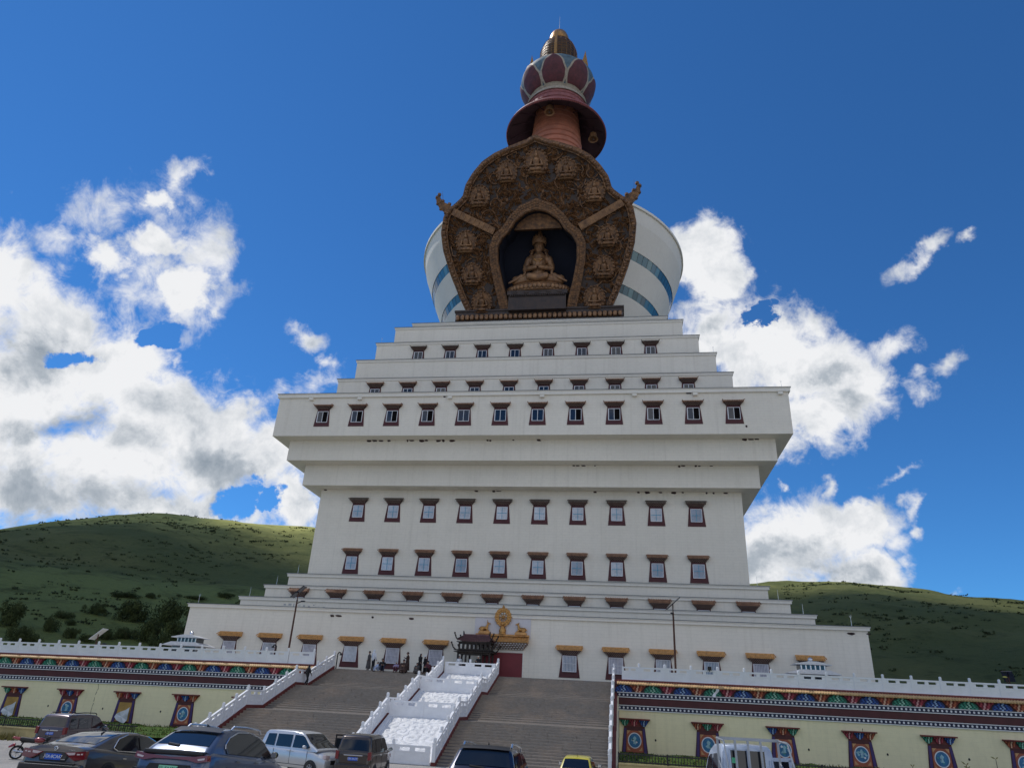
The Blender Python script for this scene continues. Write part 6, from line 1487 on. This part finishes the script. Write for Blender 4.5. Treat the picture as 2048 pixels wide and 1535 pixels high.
# ================================================================== sky with clouds (a function of direction only)
W=bpy.data.worlds.new('World'); S.world=W; W.use_nodes=True; k=NB(W.node_tree); bg=k.N['Background']
sky=k.N.new('ShaderNodeTexSky'); sky.sky_type='NISHITA'; sky.sun_disc=False; sky.sun_elevation=math.asin(SUN.z); sky.sun_rotation=math.atan2(SUN.x,SUN.y); sky.altitude=3400; sky.air_density=1.25; sky.dust_density=.25; sky.ozone_density=3.2
d=k.N.new('ShaderNodeTexCoord').outputs['Generated']
def dotc(v):
    x=k.N.new('ShaderNodeVectorMath'); x.operation='DOT_PRODUCT'; k.lk(d,x.inputs[0]); x.inputs[1].default_value=v; return x.outputs['Value']
fz=k.math('MAXIMUM',dotc(Fv),.05); uu=k.math('MULTIPLY_ADD',k.math('DIVIDE',dotc(Rv),fz),FPX,1024); vv=k.math('MULTIPLY_ADD',k.math('DIVIDE',dotc(Uv),fz),-FPX,767.5)
wc=k.noise(d,7.5,6,.6,out='Color'); ws=k.N.new('ShaderNodeSeparateXYZ'); k.lk(wc,ws.inputs[0])
uu=k.math('ADD',uu,k.math('MULTIPLY',k.math('SUBTRACT',ws.outputs[0],.5),260)); vv=k.math('ADD',vv,k.math('MULTIPLY',k.math('SUBTRACT',ws.outputs[1],.5),200))
cx=k.N.new('ShaderNodeCombineXYZ'); k.lk(uu,cx.inputs[0]); k.lk(vv,cx.inputs[1]); P2=cx.outputs[0]
def field(blobs):
    cur=None
    for b in blobs:
        x,y,rx,ry=b[:4]; mp=k.N.new('ShaderNodeMapping'); mp.vector_type='TEXTURE'
        if cur is None: k.lk(P2,mp.inputs[0])
        else:  # chained through z so the blobs are evaluated one after the other
            cb=k.N.new('ShaderNodeCombineXYZ'); k.lk(uu,cb.inputs[0]); k.lk(vv,cb.inputs[1]); k.lk(cur,cb.inputs[2]); k.lk(cb.outputs[0],mp.inputs[0])
        mp.inputs['Location'].default_value=(x,y,0); mp.inputs['Scale'].default_value=(rx,ry,1e8); mp.inputs['Rotation'].default_value=(0,0,R_(b[4]) if len(b)>4 else 0)
        l=k.N.new('ShaderNodeVectorMath'); l.operation='LENGTH'; k.lk(mp.outputs[0],l.inputs[0]); cur=l.outputs['Value'] if cur is None else k.math('SMOOTH_MIN',cur,l.outputs['Value'],.25)
    return k.math('SUBTRACT',1.0,cur)
DEN=[(310,475,85,45),(375,570,55,55),(335,405,55,28),(215,500,60,50),(-40,560,170,130),(120,640,150,140),(210,740,190,120),(20,770,230,160),(330,800,190,110),(450,830,120,80),(560,900,130,110),(200,940,330,130),(430,890,190,100),(80,1000,420,80),(300,1010,330,60),(590,1010,50,60),(-200,900,260,330),
 (1400,520,90,75),(1450,580,75,80),(1420,680,120,90),(1540,720,130,110),(1620,760,110,100),(1690,800,90,90),(1610,860,110,60),(1480,860,120,60),(1570,1090,130,105),(1680,1060,90,65),(1740,1015,50,45),(1720,1140,110,55),(1500,1150,200,90)]
WSP=[(240,410,95,60,-8),(330,430,110,75,20),(400,490,55,95,10),(385,375,32,60,25),(300,520,90,60),(340,580,120,50),(395,600,45,80,-10),(240,560,110,60,20),(130,470,60,40),(610,770,80,40,-15),(640,720,30,22,-20),(580,672,55,18,10),(375,705,22,34),(505,770,80,40,10),
 (1775,705,48,34,-20),(1858,790,44,26,5),(1908,745,40,26,-25),(1815,510,26,62,32),(1850,460,36,16,-30),(1930,452,20,12),(1800,930,42,14,-25),(1665,965,24,18,-40),(1780,1045,60,50,10),(1795,1085,60,38),(1840,1000,20,40,-20),(1855,1060,16,34,-35),(1815,1120,36,22),(1880,1180,50,14),(1575,965,16,12)]
HOL=[(470,985,50,44,-15),(540,1005,44,24,10),(120,702,50,24,20),(335,655,60,18,-5),(1520,645,50,14,-25),(205,430,0.1,.1)]
n1=k.noise(d,9.0,10,.62,.25); n2=k.noise(d,26.0,9,.66,.5); n3=k.noise(d,3.2,5,.55)
nn=k.math('ADD',k.math('MULTIPLY',k.math('SUBTRACT',n1,.5),2.2),k.math('MULTIPLY',k.math('SUBTRACT',n2,.5),1.5))
FD=field(DEN); FW=field(WSP); FH=field(HOL[:-1])
hole=k.math('MAXIMUM',k.math('ADD',k.math('MULTIPLY',FH,.7),k.math('MULTIPLY',nn,1.3)),0.0); hole=k.math('MULTIPLY',hole,k.smooth(FH,-.8,.25))
FDn=k.math('SUBTRACT',k.math('MULTIPLY_ADD',nn,.75,FD),k.math('MULTIPLY',hole,1.8)); FWn=k.math('SUBTRACT',k.math('MULTIPLY_ADD',nn,.95,k.math('MULTIPLY_ADD',FW,.66,-.02)),k.math('MULTIPLY',hole,1.6))
mD=k.smooth(FDn,-.08,.50); mW=k.math('MULTIPLY',k.smooth(FWn,-.06,.78),.95)
front=k.smooth(dotc(Fv),.08,.30)
back=k.smooth(k.math('ADD',n3,k.math('MULTIPLY',k.math('SUBTRACT',n1,.5),.5)),.43,.56)
mk=k.math('MAXIMUM',mD,mW); mk=k.math('ADD',k.math('MULTIPLY',mk,front),k.math('MULTIPLY',back,k.math('SUBTRACT',1.0,front)))
# shading of the cloud masses: bright tops, blue grey bellies
BEL=[(60,1000,420,90),(330,985,240,60),(40,700,110,70),(130,850,130,50),(260,880,120,60),(1560,1120,160,60),(1640,1130,120,40),(1380,600,60,40),(1420,660,90,30),(1700,830,80,40),(1650,780,60,40),(420,930,140,50)]
FB=field(BEL); lo=k.smooth(k.math('MULTIPLY_ADD',nn,.40,FB),-.15,.9)
n1b=k.noise(k.mapping(d,loc=(.012,.0,.03)),9.0,10,.62,.25)          # the same noise a little higher: relief light
rel=k.math('MULTIPLY',k.math('SUBTRACT',n1,n1b),2.4)
sh=k.math('ADD',k.math('ADD',k.math('MULTIPLY',lo,.60),k.math('MULTIPLY',k.smooth(n2,.45,.75),.10)),rel,clamp=True)
cc=k.ramp(sh,[(0,(.93,.94,.96)),(.30,(.74,.77,.81)),(.62,(.47,.52,.58)),(1,(.30,.355,.42))])
def scale(col,s):
    x=k.N.new('ShaderNodeVectorMath'); x.operation='SCALE'; k.lk(col,x.inputs[0]); x.inputs['Scale'].default_value=s; return x.outputs[0]
SKYGAIN=1.0; CLOUD=9.0
k.lk(k.mix(mk,k.mix(1.0,sky.outputs[0],(.35,.82,1.22),'MULTIPLY'),scale(cc,CLOUD)),bg.inputs['Color']); bg.inputs['Strength'].default_value=.10
W.cycles.sampling_method='MANUAL'; W.cycles.sample_map_resolution=512
sd=bpy.data.lights.new('sun','SUN'); sd.energy=2.3; sd.angle=R_(.5); sd.color=(1,.96,.90); so=bpy.data.objects.new('sun',sd); COL.objects.link(so); so.rotation_euler=SUN.to_track_quat('Z','Y').to_euler(); so.location=(-60,0,150)
S.view_settings.view_transform='Standard'; S.view_settings.look='None'; S.view_settings.gamma=1; S.view_settings.exposure=0.06; S.view_settings.use_curve_mapping=False
S.render.engine='CYCLES'; S.cycles.max_bounces=6; S.cycles.diffuse_bounces=3; S.cycles.glossy_bounces=3; S.cycles.use_denoising=True
